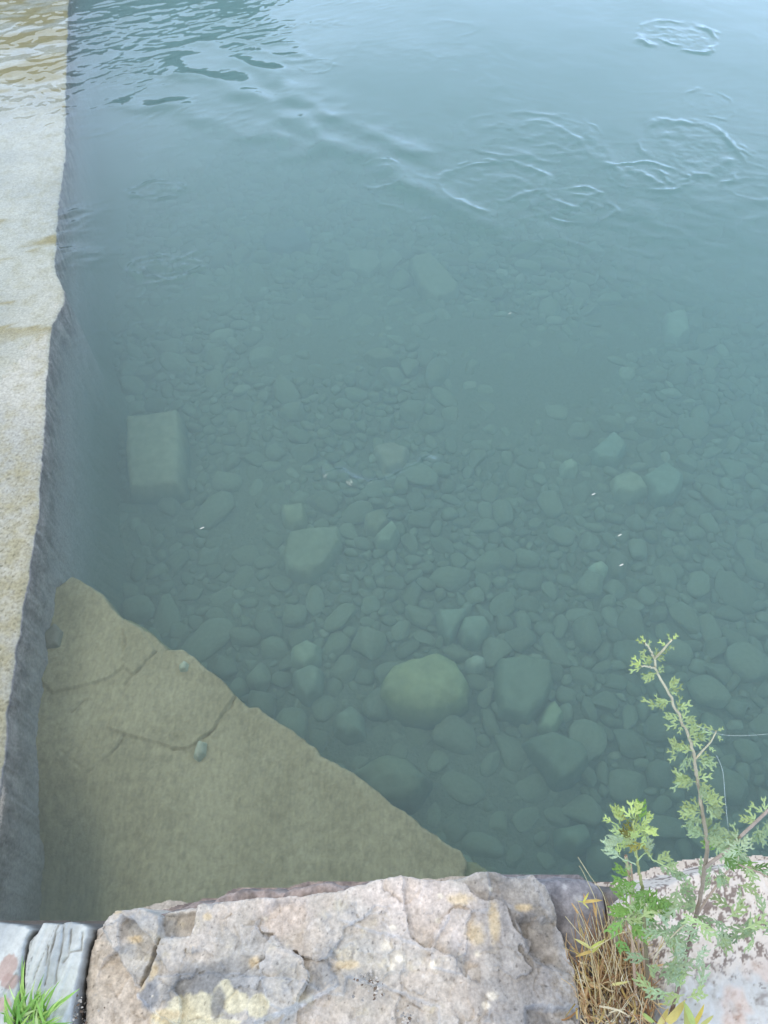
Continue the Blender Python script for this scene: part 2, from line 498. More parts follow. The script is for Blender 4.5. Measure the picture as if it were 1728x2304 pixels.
vs = n.nodes.new('ShaderNodeVolumeScatter'); vs.inputs['Color'].default_value = (0.76, 0.905, 1.0, 1); vs.inputs['Density'].default_value = 0.38; vs.inputs['Anisotropy'].default_value = 0.1
va = n.nodes.new('ShaderNodeVolumeAbsorption'); va.inputs['Color'].default_value = (0.10, 0.58, 0.58, 1); va.inputs['Density'].default_value = 0.40
ad = n.nodes.new('ShaderNodeAddShader')
L(vs.outputs[0], ad.inputs[0]); L(va.outputs[0], ad.inputs[1]); L(ad.outputs[0], out.inputs['Volume'])
me_w.materials.append(m)
link('water', me_w, kind='structure')


# ------------------------------------------------------------------ river bed
def bed_z(x, y):
    x = np.asarray(x, float); y = np.asarray(y, float)
    return (-1.22 - 0.45 * sst(1.8, 5.5, x + 0.15 * (y - 4)) - 0.35 * sst(5.0, 10.0, y) - 0.22 * sst(1.6, 0.4, y) * sst(0.2, 1.2, x)
            + 0.06 * fbm(x, y, 0.6, 3, 200))


def Wbed(px, py):
    z = -1.2
    for _ in range(6):
        p = W(px, py, z); z = bed_z(p[..., 0], p[..., 1])
    return np.array([p[..., 0], p[..., 1]]).T if np.ndim(px) else np.array([float(p[0]), float(p[1])])


bx = graded(-60, 60, [(-60, 10), (-7, 0.5), (-4, 0.04), (6, 0.04), (9, 0.5), (60, 10)])
by = graded(-1, 60, [(-1, 0.04), (10, 0.05), (14, 0.5), (60, 10)])
BX, BY = np.meshgrid(bx, by)
silt = sst(0.05, 0.35, fbm(BX, BY, 0.45, 2, 230))
silt = silt + np.exp(-((BX - 1.55) / .7) ** 2 - ((BY - 4.6) / 1.0) ** 2) + 0.8 * np.exp(-((BX + 1.0) / .5) ** 2 - ((BY - 3.4) / .8) ** 2)
BZ = bed_z(BX, BY) + 0.012 * fbm(BX, BY, 5, 3, 210) + 0.038 * silt
link('river_bed', raw_mesh('river_bed', np.stack([BX.ravel(), BY.ravel(), BZ.ravel()], -1), grid_faces(len(bx), len(by)), M_bed), kind='structure')


# ------------------------------------------------------------------ stones of the bed that one can single out
def uw_stone(outline, name, label, cat, height, col, rnd=0.05, jag=0.012, top=0.0, jagf=7, grp=None):
    a = np.array(outline, float)
    c = a.mean(0)
    p0 = Wbed(c[0], c[1]); z0 = float(bed_z(p0[0], p0[1]))
    zt = z0 + height
    P = Wp(a, zt)
    cc = P.mean(0)
    seed = int(abs(c[0] * 3 + c[1])) % 90
    def hf(X, Y, d):
        big = 0.16 * height * fbm(X, Y, 3.2, 2, seed + 7)
        dome = -0.30 * height * ((X - cc[0]) ** 2 + (Y - cc[1]) ** 2) / (P.std(0).sum() ** 2)
        return top * dome + big + 0.008 * fbm(X, Y, 14, 3, seed)
    def cf(x, y, d):
        b = np.array(col)
        q = 1 + 0.28 * fbm(x, y, 9, 4, seed + 5)
        c_ = b[None] * q[:, None]
        fl = sst(0.0, -0.05, d)[:, None]
        return c_ * (1 - fl) + np.array([0.12, 0.13, 0.11])[None] * fl
    pr = dict(label=label, category=cat)
    if grp: pr['group'] = grp
    o = stone_from_outline(name, P, zt, height + 0.12, 0.012, M_stone_uw, hf, cf, rnd, 4.0, jag, jagf, None, seed, **pr)
    return P


G = (0.30, 0.32, 0.24)
specials = [
    ([(866, 1512), (884, 1480), (930, 1468), (985, 1455), (1025, 1472), (1052, 1515), (1050, 1556), (1005, 1586), (935, 1594), (888, 1572), (864, 1542)], 'boulder', 'largest round boulder on the river bed, pale yellow green top, right of the submerged ledge', 'boulder', .26, (.36, .37, .22), .13, .02, 1.0),
    ([(1126, 1478), (1180, 1470), (1240, 1482), (1243, 1522), (1222, 1572), (1190, 1606), (1136, 1592), (1122, 1532)], 'flat_rock', 'squarish flat grey green rock just right of the round yellow boulder', 'rock', .15, (.22, .25, .19), .04, .015, 0.3),
    ([(1232, 1592), (1250, 1574), (1268, 1600), (1243, 1638), (1222, 1626)], 'rock', 'small pale yellow angular rock at the lower right corner of the squarish flat rock', 'rock', .14, (.36, .40, .27), .03, .006, 0.2),
    ([(1056, 1476), (1072, 1470), (1090, 1476), (1088, 1492), (1070, 1500), (1056, 1490)], 'rock', 'small whitish stone between the round boulder and the squarish flat rock', 'rock', .12, (.42, .44, .36), .03, .006, 0.3),
    ([(652, 1192), (700, 1184), (758, 1178), (764, 1212), (728, 1262), (698, 1288), (648, 1276), (638, 1232)], 'flat_rock', 'broad flat pale rock with a notched lower right edge, in mid river bed', 'rock', .14, (.29, .30, .22), .05, .014, 0.3),
    ([(634, 1132), (680, 1128), (684, 1160), (660, 1176), (640, 1166)], 'rock', 'small yellowish squarish rock directly above the broad notched flat rock', 'rock', .13, (.32, .32, .22), .035, .008, 0.3),
    ([(822, 1150), (860, 1140), (872, 1165), (850, 1190), (826, 1182)], 'rock', 'upper of two touching olive rocks just below the white crease on the water', 'rock', .13, (.28, .28, .20), .045, .008, 0.6),
    ([(846, 1196), (882, 1162), (896, 1186), (878, 1214), (852, 1214)], 'rock', 'lower of two touching olive rocks just below the white crease on the water', 'rock', .15, (.30, .33, .25), .045, .008, 0.6),
    ([(284, 932), (340, 926), (398, 920), (402, 1000), (400, 1084), (345, 1092), (290, 1090), (282, 1010)], 'stone_block', 'large upright rectangular yellowish block under water near the concrete sill', 'stone block', .22, (.36, .34, .25), .06, .012, 0.0),
    ([(924, 575), (968, 562), (1032, 636), (1022, 655), (985, 668), (948, 640)], 'flat_rock', 'long slanting flat rock among far cobbles, upper centre of the bed', 'rock', .16, (.27, .27, .20), .04, .012, 0.2),
    ([(780, 560), (845, 560), (858, 590), (832, 612), (786, 600)], 'flat_rock', 'flat pale rock to the left of the long slanting rock', 'rock', .13, (.25, .26, .20), .04, .012, 0.2),
    ([(1334, 1008), (1382, 968), (1410, 994), (1386, 1030), (1350, 1024)], 'flat_rock', 'grey diamond shaped flat rock on the right side of the bed', 'rock', .15, (.27, .32, .27), .03, .008, 0.2),
    ([(1386, 1064), (1420, 1054), (1444, 1066), (1460, 1090), (1425, 1108), (1392, 1096)], 'rock', 'pale sandy rock below the grey diamond shaped rock', 'rock', .15, (.35, .36, .27), .05, .01, 0.7),
    ([(1452, 1066), (1502, 1034), (1540, 1062), (1518, 1104), (1486, 1114)], 'flat_rock', 'large dull grey rock touching the right side of the pale sandy rock', 'rock', .16, (.26, .31, .26), .04, .012, 0.3),
    ([(988, 1366), (1048, 1362), (1030, 1400), (1012, 1428), (996, 1398)], 'rock', 'triangular grey rock pointing down, above the round yellow boulder', 'rock', .15, (.28, .32, .26), .04, .008, 0.3),
    ([(1046, 1382), (1092, 1378), (1102, 1400), (1080, 1436), (1048, 1430), (1036, 1412)], 'rock', 'rounded squarish rock beside the triangular rock that points down', 'rock', .15, (.28, .32, .26), .05, .01, 0.6),
    ([(1188, 1662), (1246, 1642), (1312, 1668), (1326, 1700), (1292, 1740), (1262, 1750), (1222, 1700)], 'flat_rock', 'broad dark green wedge shaped rock near the leafy plant tip, low on the right', 'rock', .17, (.19, .22, .17), .04, .014, 0.3),
    ([(796, 1728), (870, 1694), (915, 1700), (962, 1742), (925, 1790), (850, 1800)], 'boulder', 'murky broad rock lying beside the right edge of the submerged ledge', 'boulder', .28, (.20, .22, .16), .07, .02, 0.6),
    ([(1336, 1262), (1356, 1256), (1372, 1268), (1362, 1284), (1340, 1280)], 'rock', 'small pale oval stone alone on fine gravel, right of centre', 'rock', .12, (.44, .48, .38), .04, .005, 0.8),
    ([(1268, 1034), (1288, 1026), (1302, 1038), (1296, 1052), (1272, 1052)], 'rock', 'small pale cobble to the left of the pale sandy rock', 'rock', .13, (.40, .43, .34), .04, .005, 0.8),
    ([(842, 1000), (880, 990), (918, 1004), (905, 1040), (868, 1048)], 'flat_rock', 'brownish flat rock just above the white crease on the water', 'rock', .12, (.34, .31, .24), .05, .012, 0.4),
    ([(1265, 1860), (1320, 1850), (1332, 1880), (1300, 1905), (1268, 1890)], 'flat_rock', 'dim rock deep beside the quay, left of the yellow green plant top', 'rock', .18, (.24, .28, .22), .05, .012, 0.4),
    ([(656, 1450), (690, 1436), (716, 1446), (712, 1470), (684, 1492), (658, 1480)], 'rock', 'light rounded rock left of the round boulder, upper of a pair', 'rock', .15, (.36, .39, .30), .05, .008, 0.7),
    ([(660, 1505), (700, 1488), (718, 1498), (712, 1545), (690, 1566), (668, 1542)], 'rock', 'tapering grey rock left of the round boulder, lower of a pair', 'rock', .16, (.28, .31, .25), .05, .008, 0.6),
    ([(755, 1605), (790, 1580), (812, 1600), (815, 1640), (780, 1652), (756, 1635)], 'rock', 'egg shaped dark rock below the round boulder and near the ledge edge', 'rock', .17, (.25, .28, .22), .06, .008, 0.9),
    ([(1502, 700), (1545, 690), (1555, 735), (1530, 755), (1505, 745)], 'rock', 'faint blurred squarish rock far out on the right', 'rock', .22, (.34, .38, .32), .05, .012, 0.4),
    ([(592, 520), (680, 505), (700, 540), (640, 560), (600, 550)], 'rock', 'faint dark broad rock at the farthest visible part of the bed', 'rock', .15, (.16, .18, .2), .05, .012, 0.4),
]
sp_discs = []
for s_ in specials:
    P = uw_stone(*s_)
    c = P.mean(0); sp_discs.append((c[0], c[1], float(np.sqrt(((P - c) ** 2).sum(1)).mean()) * 0.82))

# ------------------------------------------------------------------ submerged ledge
LEDGE_Z = -0.34
ledge_px = [(163, 1298), (195, 1316), (236, 1338), (252, 1368), (275, 1390), (315, 1410), (346, 1432), (378, 1460), (407, 1462), (439, 1481), (472, 1509), (508, 1533), (525, 1560),
            (557, 1590), (582, 1590), (600, 1608), (651, 1638), (708, 1678), (722, 1697), (781, 1730), (836, 1768), (887, 1806), (946, 1853), (992, 1887), (1039, 1908), (1053, 1933), (1046, 1965)]
LP = Wp(ledge_px, LEDGE_Z)
LP = np.concatenate([LP, [[0.30, 0.02], [-2.3, 0.02], [-2.12, 2.05]]])
cracks = [[(275, 1395), (280, 1450), (281, 1500)], [(350, 1470), (335, 1492), (300, 1520), (277, 1542)], [(530, 1568), (515, 1600), (478, 1640), (440, 1680), (420, 1684), (390, 1688)],
          [(282, 1652), (262, 1680), (230, 1712), (200, 1732)], [(140, 1690), (165, 1715), (178, 1730)], [(240, 1570), (190, 1580), (160, 1605)]]
plates = [([(90, 1285), (163, 1290), (252, 1360), (280, 1395), (281, 1500), (240, 1530), (120, 1560), (60, 1500)], .012),
          ([(280, 1390), (320, 1420), (352, 1465), (300, 1520), (277, 1500)], .014),
          ([(350, 1470), (410, 1455), (480, 1510), (530, 1560), (480, 1640), (420, 1690), (240, 1640), (300, 1530)], .010)]


def ledge_h(X, Y, d):
    h = 0.012 * fbm(X, Y, 2.2, 4, 300) + 0.005 * fbm(X, Y, 18, 4, 301, .65) + 0.004 * ridged(X, Y, 7, 3, 309)
    for pl, dz in plates:
        h = h + dz * sst(-0.004, 0.004, sdf(X, Y, Wp(pl, LEDGE_Z)) + 0.012 * fbm(X, Y, 9, 3, 303))
    for i, c_ in enumerate(cracks):
        dd = pldist(X + 0.012 * noise2(X * 14, Y * 14, 305), Y + 0.012 * noise2(X * 14, Y * 14, 306), Wp(c_, LEDGE_Z))
        h = h - 0.016 * np.exp(-(dd / 0.005) ** 2) * np.clip(0.55 + 1.3 * noise2(X * 7, Y * 7, 307 + i), 0.0, 1.2)
    return h - 0.05 * sst(1.2, 0.2, Y) - 0.30 * sst(-1.05, -1.6, X) * sst(1.3, 0.5, Y)


def ledge_c(x, y, d):
    a = lin(146, 139, 114); b = lin(120, 114, 92); c_ = lin(162, 155, 130)
    n1 = fbm(x, y, 3.0, 5, 310, .6)[:, None]; n2 = fbm(x, y, 22, 4, 311, .7)[:, None]; n3 = fbm(x * 0.4 + y * .1, y * 0.15, 9, 3, 312)[:, None]
    base = a + (c_ - a) * np.clip(0.5 + 1.6 * n1, 0, 1) * 0.8
    base = base + (b - base) * np.clip(1.6 * n2 + 0.8 * n3 + 0.1, 0, 1) * 0.6
    base = base * (1 + 0.25 * fbm(x * 1.0, y * 0.3, 60, 2, 313))[:, None]
    fl = sst(0.0, -0.04, d)[:, None]
    return base * (1 - fl) + lin(95, 100, 85)[None] * fl


stone_from_outline('submerged_ledge', LP, LEDGE_Z, 1.15, 0.0075, M_slab, ledge_h, ledge_c, 0.022, 9.0, 0.018, 9.0, None, 4,
                   label='olive brown rock ledge with cracks, just under water in the corner of sill and quay', category='rock ledge')
# the lower lip of the ledge and a shoulder at its right foot
for pts, z_, lab in (([(262, 1385), (300, 1395), (346, 1425), (384, 1462), (352, 1480), (300, 1450)], -0.42, 'narrow darker shelf stone tucked under the upper edge of the submerged ledge'),
                     ([(1046, 1936), (1075, 1938), (1098, 1955), (1100, 1990), (1030, 1990)], -0.40, 'small greenish rock at the right foot of the submerged ledge, behind the coping')):
    P = Wp(pts, z_)
    stone_from_outline('rock', P, z_, 0.9, 0.012, M_slab, lambda X, Y, d: 0.008 * fbm(X, Y, 12, 3, 320), lambda x, y, d: lin(125, 128, 100)[None] * (1 + .3 * fbm(x, y, 14, 3, 321))[:, None],
                       0.03, 6.0, 0.01, 12, None, 8, label=lab, category='rock')
# loose stones lying on the ledge
for pts, col, lab in (([(438, 1682), (446, 1664), (458, 1668), (456, 1692), (444, 1704), (436, 1696)], (.33, .36, .29), 'small pale green stone lodged in a crack of the submerged ledge'),
                      ([(402, 1494), (412, 1484), (420, 1490), (416, 1502), (404, 1504)], (.34, .38, .30), 'tiny greenish pebble near the upper edge of the submerged ledge'),
                      ([(92, 1425), (120, 1400), (136, 1418), (128, 1448), (100, 1454)], (.20, .20, .17), 'rounded lump between the concrete side and the submerged ledge')):
    z_ = LEDGE_Z + 0.045
    P = Wp(pts, z_)
    stone_from_outline('pebble', P, z_, 0.06, 0.004, M_stone_uw, None, lambda x, y, d, c=col: np.array(c)[None] * (1 + .2 * fbm(x, y, 30, 3, 5))[:, None], 0.03, 3.0, 0.003, 30, None, 12, label=lab, category='pebble')

# ------------------------------------------------------------------ cobbles
def ico(level):
    bm = bmesh.new(); bmesh.ops.create_icosphere(bm, subdivisions=level, radius=1)
    bm.verts.ensure_lookup_table()
    v_ = np.array([q.co[:] for q in bm.verts]); f_ = np.array([[q.index for q in fc.verts] for fc in bm.faces]); bm.free()
    return v_, f_


def cobble_shape(base, i):
    r_ = np.random.default_rng(1000 + i)
    p = base.copy()
    n_ = r_.uniform(2.0, 3.2)
    rad = (np.abs(p) ** n_).sum(1) ** (-1 / n_)
    p = p * rad[:, None]
    for _ in range(r_.integers(3, 8)):
        q = r_.normal(size=3); q[2] *= 0.7; q /= np.linalg.norm(q)
        dd = p @ q; lim = r_.uniform(0.60, 0.9)
        over = np.clip(dd - lim, 0, None)
        p -= (over * 0.85)[:, None] * q[None]
    p *= (1 + 0.18 * noise3(base * 1.3 + i * 7.1, 1) + 0.05 * noise3(base * 3.5 + i * 3.3, 2))[:, None]
    return p


NV = 22
b4, f4 = ico(4); b3, f3 = ico(3); b2_, f2_ = ico(2)
shapes3 = [cobble_shape(b3, i) for i in range(NV)]
shapes2 = [cobble_shape(b2_, i) for i in range(NV)]
X0, X1, Y0, Y1 = -3.6, 5.9, 0.25, 10.5
cell = 0.10
grid = {}
placed = []


def try_place(x, y, r):
    gx, gy = int(x / cell + 1000), int(y / cell + 1000)
    for i in range(gx - 3, gx + 4):
        for j in range(gy - 3, gy + 4):
            for (a, b, c) in grid.get((i, j), ()):
                if (a - x) ** 2 + (b - y) ** 2 < (0.86 * (r + c)) ** 2: return False
    return True


ex_all = edge_x
polyL = LP
nwant = 11500
rad_ = np.exp(rng.normal(math.log(0.037), 0.48, nwant)); rad_ = np.clip(rad_, 0.014, 0.125)
rad_ = np.sort(rad_)[::-1]
sizefield = lambda x, y: 1.0 + 0.5 * float(noise2(np.array([x * 0.45]), np.array([y * 0.45]), 77)[0])
tries = rng.uniform(0, 1, (nwant, 14, 2))
for i in range(nwant):
    r = rad_[i]
    for t_ in range(14):
        x = X0 + (X1 - X0) * tries[i, t_, 0]; y = Y0 + (Y1 - Y0) * tries[i, t_, 1]
        if r > 0.055 and y > 2.6 and (i + t_) % 3: continue
        if x < float(edge_x(y)) + 0.05 + r: continue
        bad = False
        for (a, b, c) in sp_discs:
            if (a - x) ** 2 + (b - y) ** 2 < (0.9 * (r + c)) ** 2: bad = True; break
        if bad or not try_place(x, y, r): continue
        grid.setdefault((int(x / cell + 1000), int(y / cell + 1000)), []).append((x, y, r))
        placed.append((x, y, r)); break
placed = np.array(placed)
inl = sdf(placed[:, 0], placed[:, 1], LP)
placed = placed[inl < 0.0]
# how large each shows from here, to choose which are objects of their own
zb = bed_z(placed[:, 0], placed[:, 1])
dist = np.sqrt(placed[:, 0] ** 2 + placed[:, 1] ** 2 + (zb - CAM_Z) ** 2)
dy_ = placed[:, 1]; dz_ = zb - CAM_Z
depth_c = dy_ * CP - dz_ * SP
upc = dy_ * SP + dz_ * CP
pxx = 864 + FPX * placed[:, 0] / depth_c; pyy = 1152 - FPX * upc / depth_c
# the ledge hides what is behind it
hid = sdf(pxx, pyy, np.array(ledge_px + [(1046, 2400), (-50, 2400), (-50, 1298)])) > 0
vis = (pxx > 10) & (pxx < 1720) & (pyy > 560) & (pyy < 1960) & ~hid
score = placed[:, 2] / dist * vis
order = np.argsort(-score)
NIND = 285
ind = set(order[:NIND].tolist())
cob_meshes = [raw_mesh('cobble', shapes3[i], f3, M_cob) for i in range(NV)]
VV, FF, CC = [], [], []
off = 0
for i, (x, y, r) in enumerate(placed):
    k_ = i % NV
    sx = r * random.uniform(1.0, 1.6); sy = r * random.uniform(0.78, 1.1); sz = r * random.uniform(0.5, 0.85)
    a = random.uniform(0, math.pi * 2); ty = random.gauss(0, 0.17); tx = random.gauss(0, 0.17)
    z = zb[i] + r * random.uniform(-0.05, 0.34)
    M = Matrix.Rotation(a, 3, 'Z') @ Matrix.Rotation(tx, 3, 'X') @ Matrix.Rotation(ty, 3, 'Y')
    if i in ind:
        o = link('cobble', cob_meshes[k_], None, label='rounded grey green cobble among many alike on the river bed under the water', category='cobble', group='cobbles lying on the river bed')
        o.location = (x, y, z); o.rotation_euler = M.to_euler(); o.scale = (sx, sy, sz)
    else:
        S, F_ = (shapes2[k_], f2_)
        q = (S * np.array([sx, sy, sz])) @ np.array(M).T + np.array([x, y, z])
        VV.append(q); FF.append(F_ + off); off += len(q)
        g = random.uniform(0.82, 1.18)
        w_ = random.random()
        c_ = np.array([0.225, 0.235, 0.18]) * g
        if w_ < 0.03: c_ = np.array([0.33, 0.34, 0.27])
        CC.append(np.repeat(c_[None], len(q), 0))
link('small_cobbles', raw_mesh('small_cobbles', np.concatenate(VV), np.concatenate(FF), M_cobm, True, np.concatenate(CC)), kind='stuff')
print('cobbles', len(placed))

# ------------------------------------------------------------------ concrete sill at the left
SP_ = np.concatenate([EDGE, [[-1.62, 0.1], [-6.5, 0.1], [-8.0, 14.0], [-4.65, 14.0]]])


def sill_h(X, Y, d):
    s = -0.96 * (X + 2.42) + 0.27 * (Y - 3.95)
    z = -0.055 * s
    z = np.minimum(z, (4.35 - Y) * 0.05)
    z = np.clip(z, -0.045, 0.016)
    return z + 0.008 * fbm(X, Y, 2.5, 3, 400) + (0.0045 * fbm(X, Y, 22, 4, 401, .7) + 0.004 * fbm(X, Y, 60, 2, 404)) * sst(4.6, 3.6, Y) + 0.002 * fbm(X, Y, 20, 3, 402)


def sill_c(x, y, d):
    pale = lin(180, 182, 175); warm = lin(158, 156, 134); olive = lin(140, 128, 74); grey = lin(162, 166, 162); dark = lin(96, 94, 78)
    n1 = fbm(x, y, 1.1, 4, 410)[:, None]; n2 = fbm(x, y, 9, 4, 411, .65)[:, None]; n3 = fbm(x, y, 45, 3, 412, .7)[:, None]
    c = pale + (grey - pale) * np.clip(0.4 + 2 * n1, 0, 1)
    near = sst(3.7, 2.2, y)[:, None]
    edge = sst(0.32, 0.02, d)[:, None]
    c = c + (warm - c) * np.clip(near * 0.55 + 1.2 * n2 + 0.2 * edge, 0, 1)
    xa = x * .93 + y * .36; ya = -x * .36 + y * .93
    blotch = sst(-0.05, 0.22, fbm(xa, ya * 2.6, 1.1, 4, 413, .6) + 0.14 * sst(6.8, 8.0, y) - 0.10 * sst(7.2, 5.9, y) - 0.5 * np.exp(-((y - 6.8) / .9) ** 2))[:, None] * sst(3.9, 4.3, y)[:, None]
    c = c + (olive - c) * blotch * 0.75  # olive concrete; its streaks along the crests paint in gaps of the sky reflection
    c = c + (dark - c) * np.clip(2.8 * n3 - 0.45, 0, 1) * (0.25 + 0.6 * near)
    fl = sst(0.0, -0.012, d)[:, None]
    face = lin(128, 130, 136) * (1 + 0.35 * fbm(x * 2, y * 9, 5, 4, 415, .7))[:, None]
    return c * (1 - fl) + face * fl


yy = graded(0.1, 16, [(0.1, 0.008), (4, 0.011), (8, 0.018), (11, 0.03), (16, 0.1)])
jag_e = 0.022 * fbm(yy, yy * 0 + 3.3, 7, 6, 440, .75) + 0.02 * np.clip(fbm(yy, yy * 0 + 9.1, 2.2, 3, 441), 0, 1)
ey_ = edge_x(yy) - jag_e
ey_ = np.where(yy > 10.3, edge_x(10.3) - 0.234 * (yy - 10.3) - jag_e, ey_)
sT = np.concatenate([-np.array([5.0, 4.0, 3.0, 2.4, 2.0]), -graded(0, 1.8, [(0, .006), (.1, .007), (.5, .012), (1.8, .025)])[::-1]])
nF = 70
zF = -np.cumsum(np.concatenate([[0.004, 0.006], np.linspace(0.012, 0.05, nF - 2)]))
S_, Yg = np.meshgrid(sT, yy)
Xt = ey_[:, None] + S_
dt = -S_ * 0.97
Zt = 0.004 + sill_h(Xt, Yg, dt) - 0.010 * np.exp(-dt / 0.012)
Yf = np.repeat(yy[:, None], nF, 1); Dp = -np.repeat(zF[None], len(yy), 0)
bump_f = 0.020 * fbm(Yf, Dp, 3.0, 5, 442, .6) + 0.010 * fbm(Yf, Dp, 14, 4, 443, .6)
Xf = ey_[:, None] + 0.006 + 0.03 * Dp + 0.9 * np.clip(Dp - 0.85 - 0.12 * fbm(Yf, Dp * 0, 1.5, 3, 446), 0, 1) ** 2 + bump_f * sst(0, 0.05, Dp)
Zf = Zt[:, -1:] - Dp
Xa = np.concatenate([Xt, Xf], 1); Ya = np.concatenate([Yg, Yf], 1); Za = np.concatenate([Zt, Zf], 1)
ct = sill_c(Xt.ravel(), Yg.ravel(), dt.ravel() + 0.02).reshape(Xt.shape + (3,))
wd_ = fbm(Yf * 1.4, Dp * .8, 9, 5, 444, .7)
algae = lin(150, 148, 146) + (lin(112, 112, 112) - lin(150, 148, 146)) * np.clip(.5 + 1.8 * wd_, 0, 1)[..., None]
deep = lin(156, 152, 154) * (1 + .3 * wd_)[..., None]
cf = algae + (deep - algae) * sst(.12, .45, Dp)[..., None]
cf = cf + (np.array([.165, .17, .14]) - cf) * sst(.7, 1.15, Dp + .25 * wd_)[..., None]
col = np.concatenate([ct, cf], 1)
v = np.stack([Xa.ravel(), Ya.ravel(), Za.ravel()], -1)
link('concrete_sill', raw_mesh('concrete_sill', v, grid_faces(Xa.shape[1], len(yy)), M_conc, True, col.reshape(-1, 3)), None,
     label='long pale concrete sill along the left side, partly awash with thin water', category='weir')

# ------------------------------------------------------------------ the quay: wall body below the coping
QZ = 1.8
stone_from_outline('quay_wall', [(-3.4, 0.10), (-1.4, 0.12), (-0.3, 0.20), (0.4, 0.20), (3.4, 0.22), (3.4, -0.75), (-3.4, -0.75)], QZ - 0.20, 3.4, 0.02, M_coping,
                   lambda X, Y, d: 0.01 * fbm(X, Y, 5, 3, 500), lambda x, y, d: lin(135, 128, 118)[None] * (1 + .35 * fbm(x, y, 9, 4, 501))[:, None], 0.02, 60.0, 0.01, 6, None, 3,
                   label='rough stone quay wall carrying the row of coping stones above the water', category='wall')
link('quay_ground', raw_mesh('quay_ground', np.array([[-6, -8, 1.3], [6, -8, 1.3], [6, -0.7, 1.3], [-6, -0.7, 1.3]]), np.array([[0, 1, 2, 3]]), M_bed, False), kind='structure')


def Q(pts, z=QZ):
    return Wp(pts, z)


# bedding mortar and soil between the coping stones
def soil_c(x, y, d):
    n1 = fbm(x, y, 40, 4, 510, .7)[:, None]; n2 = fbm(x, y, 150, 2, 511)[:, None]
    c = lin(104, 88, 76) + (lin(150, 140, 130) - lin(104, 88, 76)) * np.clip(0.4 + 1.6 * n1, 0, 1)
    return c + (lin(200, 195, 188) - c) * np.clip(4 * n2 - 1.6, 0, 1)


stone_from_outline('mortar_bed', np.concatenate([Q([(-200, 2110), (200, 2112), (600, 2060), (1240, 2020), (1340, 2060), (1500, 2060), (1900, 2000)], QZ - 0.06), [[1.1, -0.3], [-1.1, -0.3]]]), QZ - 0.07, 0.12, 0.004, M_coping,
                   lambda X, Y, d: 0.008 * fbm(X, Y, 30, 4, 512, .65) + 0.004 * ridged(X, Y, 70, 2, 513), soil_c, 0.015, 10, 0.006, 20, None, 5, kind='structure')

# ---- big coping stone
mid_poly = [(186, 2340), (180, 2230), (188, 2180), (200, 2120), (210, 2088), (232, 2074), (240, 2052), (266, 2047), (290, 2044), (312, 2038), (336, 2052), (360, 2056), (366, 2050),
            (440, 2040), (480, 2028), (560, 2020), (690, 2012), (750, 2008), (800, 1993), (850, 1984), (900, 1976), (960, 1978), (1000, 1980), (1040, 1974), (1075, 1962), (1100, 1960), (1140, 1968),
            (1200, 1970), (1215, 1985), (1240, 2010), (1258, 2080), (1275, 2130), (1290, 2170), (1300, 2220), (1306, 2280), (1312, 2340)]
S1 = lambda pts: Q([(x * .5207, y * .5207 + 1900) for x, y in pts])
S2 = lambda pts: Q([(850 + x * .3014, 1950 + y * .3014) for x, y in pts])
mid_plates = [
    # (outline, rise, arris width)
    (S1([(440, 350), (450, 300), (510, 282), (600, 262), (690, 292), (692, 395), (660, 450), (600, 612), (540, 545), (490, 460)]), .018, .003),
    (S1([(590, 650), (640, 560), (690, 402), (822, 392), (850, 255), (930, 235), (1200, 215), (1430, 200), (1700, 120), (2600, 60), (2700, 900), (560, 900), (780, 790), (640, 710)]), .022, .003),
    (S1([(1040, 350), (1100, 352), (1170, 430), (1300, 492), (1400, 500), (1500, 565), (1480, 640), (1390, 640), (1240, 720), (1160, 690), (1120, 520), (1040, 470)]), .006, .002),
    (S1([(590, 900), (1090, 900), (1100, 770), (1250, 712), (1390, 640), (1340, 600), (1000, 560), (820, 560), (640, 580), (596, 650), (680, 730)]), .007, .002),
    (S2([(-300, 60), (400, 40), (820, 30), (838, 200), (832, 330), (740, 330), (600, 290), (540, 340), (410, 620), (350, 600), (-300, 400)]), .006, .003),
    (S2([(560, 300), (700, 330), (665, 420), (665, 640), (610, 672), (640, 800), (400, 760), (420, 500)]), .008, .0018),
]
mid_sinks = [
    (S1([(692, 300), (760, 296), (846, 280), (836, 340), (824, 394), (700, 398), (690, 350)]), .012, .0015),
    (S1([(1108, 350), (1150, 270), (1200, 235), (1330, 235), (1350, 330), (1320, 440), (1300, 490), (1200, 440)]), .016, .006),
    (S2([(1035, 380), (1100, 370), (1345, 380), (1372, 580), (1450, 800), (1380, 790), (1260, 745), (1130, 620), (1080, 500)]), .024, .005),
    (S1([(1410, 500), (1500, 565), (1660, 612), (1900, 700), (1900, 1000), (1100, 1000), (1110, 775), (1250, 715), (1390, 642), (1460, 600)]), .010, .002),
    (S2([(840, 200), (930, 240), (1040, 330), (1200, 390), (1300, 370), (1210, 200), (1170, 60), (830, 40)]), .008, .004),
    (S2([(640, 690), (760, 700), (780, 880), (700, 850), (650, 780)]), .006, .002),
    (S2([(1110, 1040), (1500, 1050), (1600, 1300), (1080, 1300)]), .018, .004),
]
mid_cracks = [S1([(780, 770), (900, 745), (950, 745)]), S1([(1005, 340), (1030, 400), (1010, 470)]), S1([(1400, 500), (1450, 530), (1520, 570)]), S2([(260, 920), (420, 1000), (600, 1010)]),
              S2([(740, 880), (850, 1010), (860, 1150)]), S2([(-20, 850), (160, 950), (300, 1040), (420, 1130)]), S1([(700, 300), (690, 380)])]


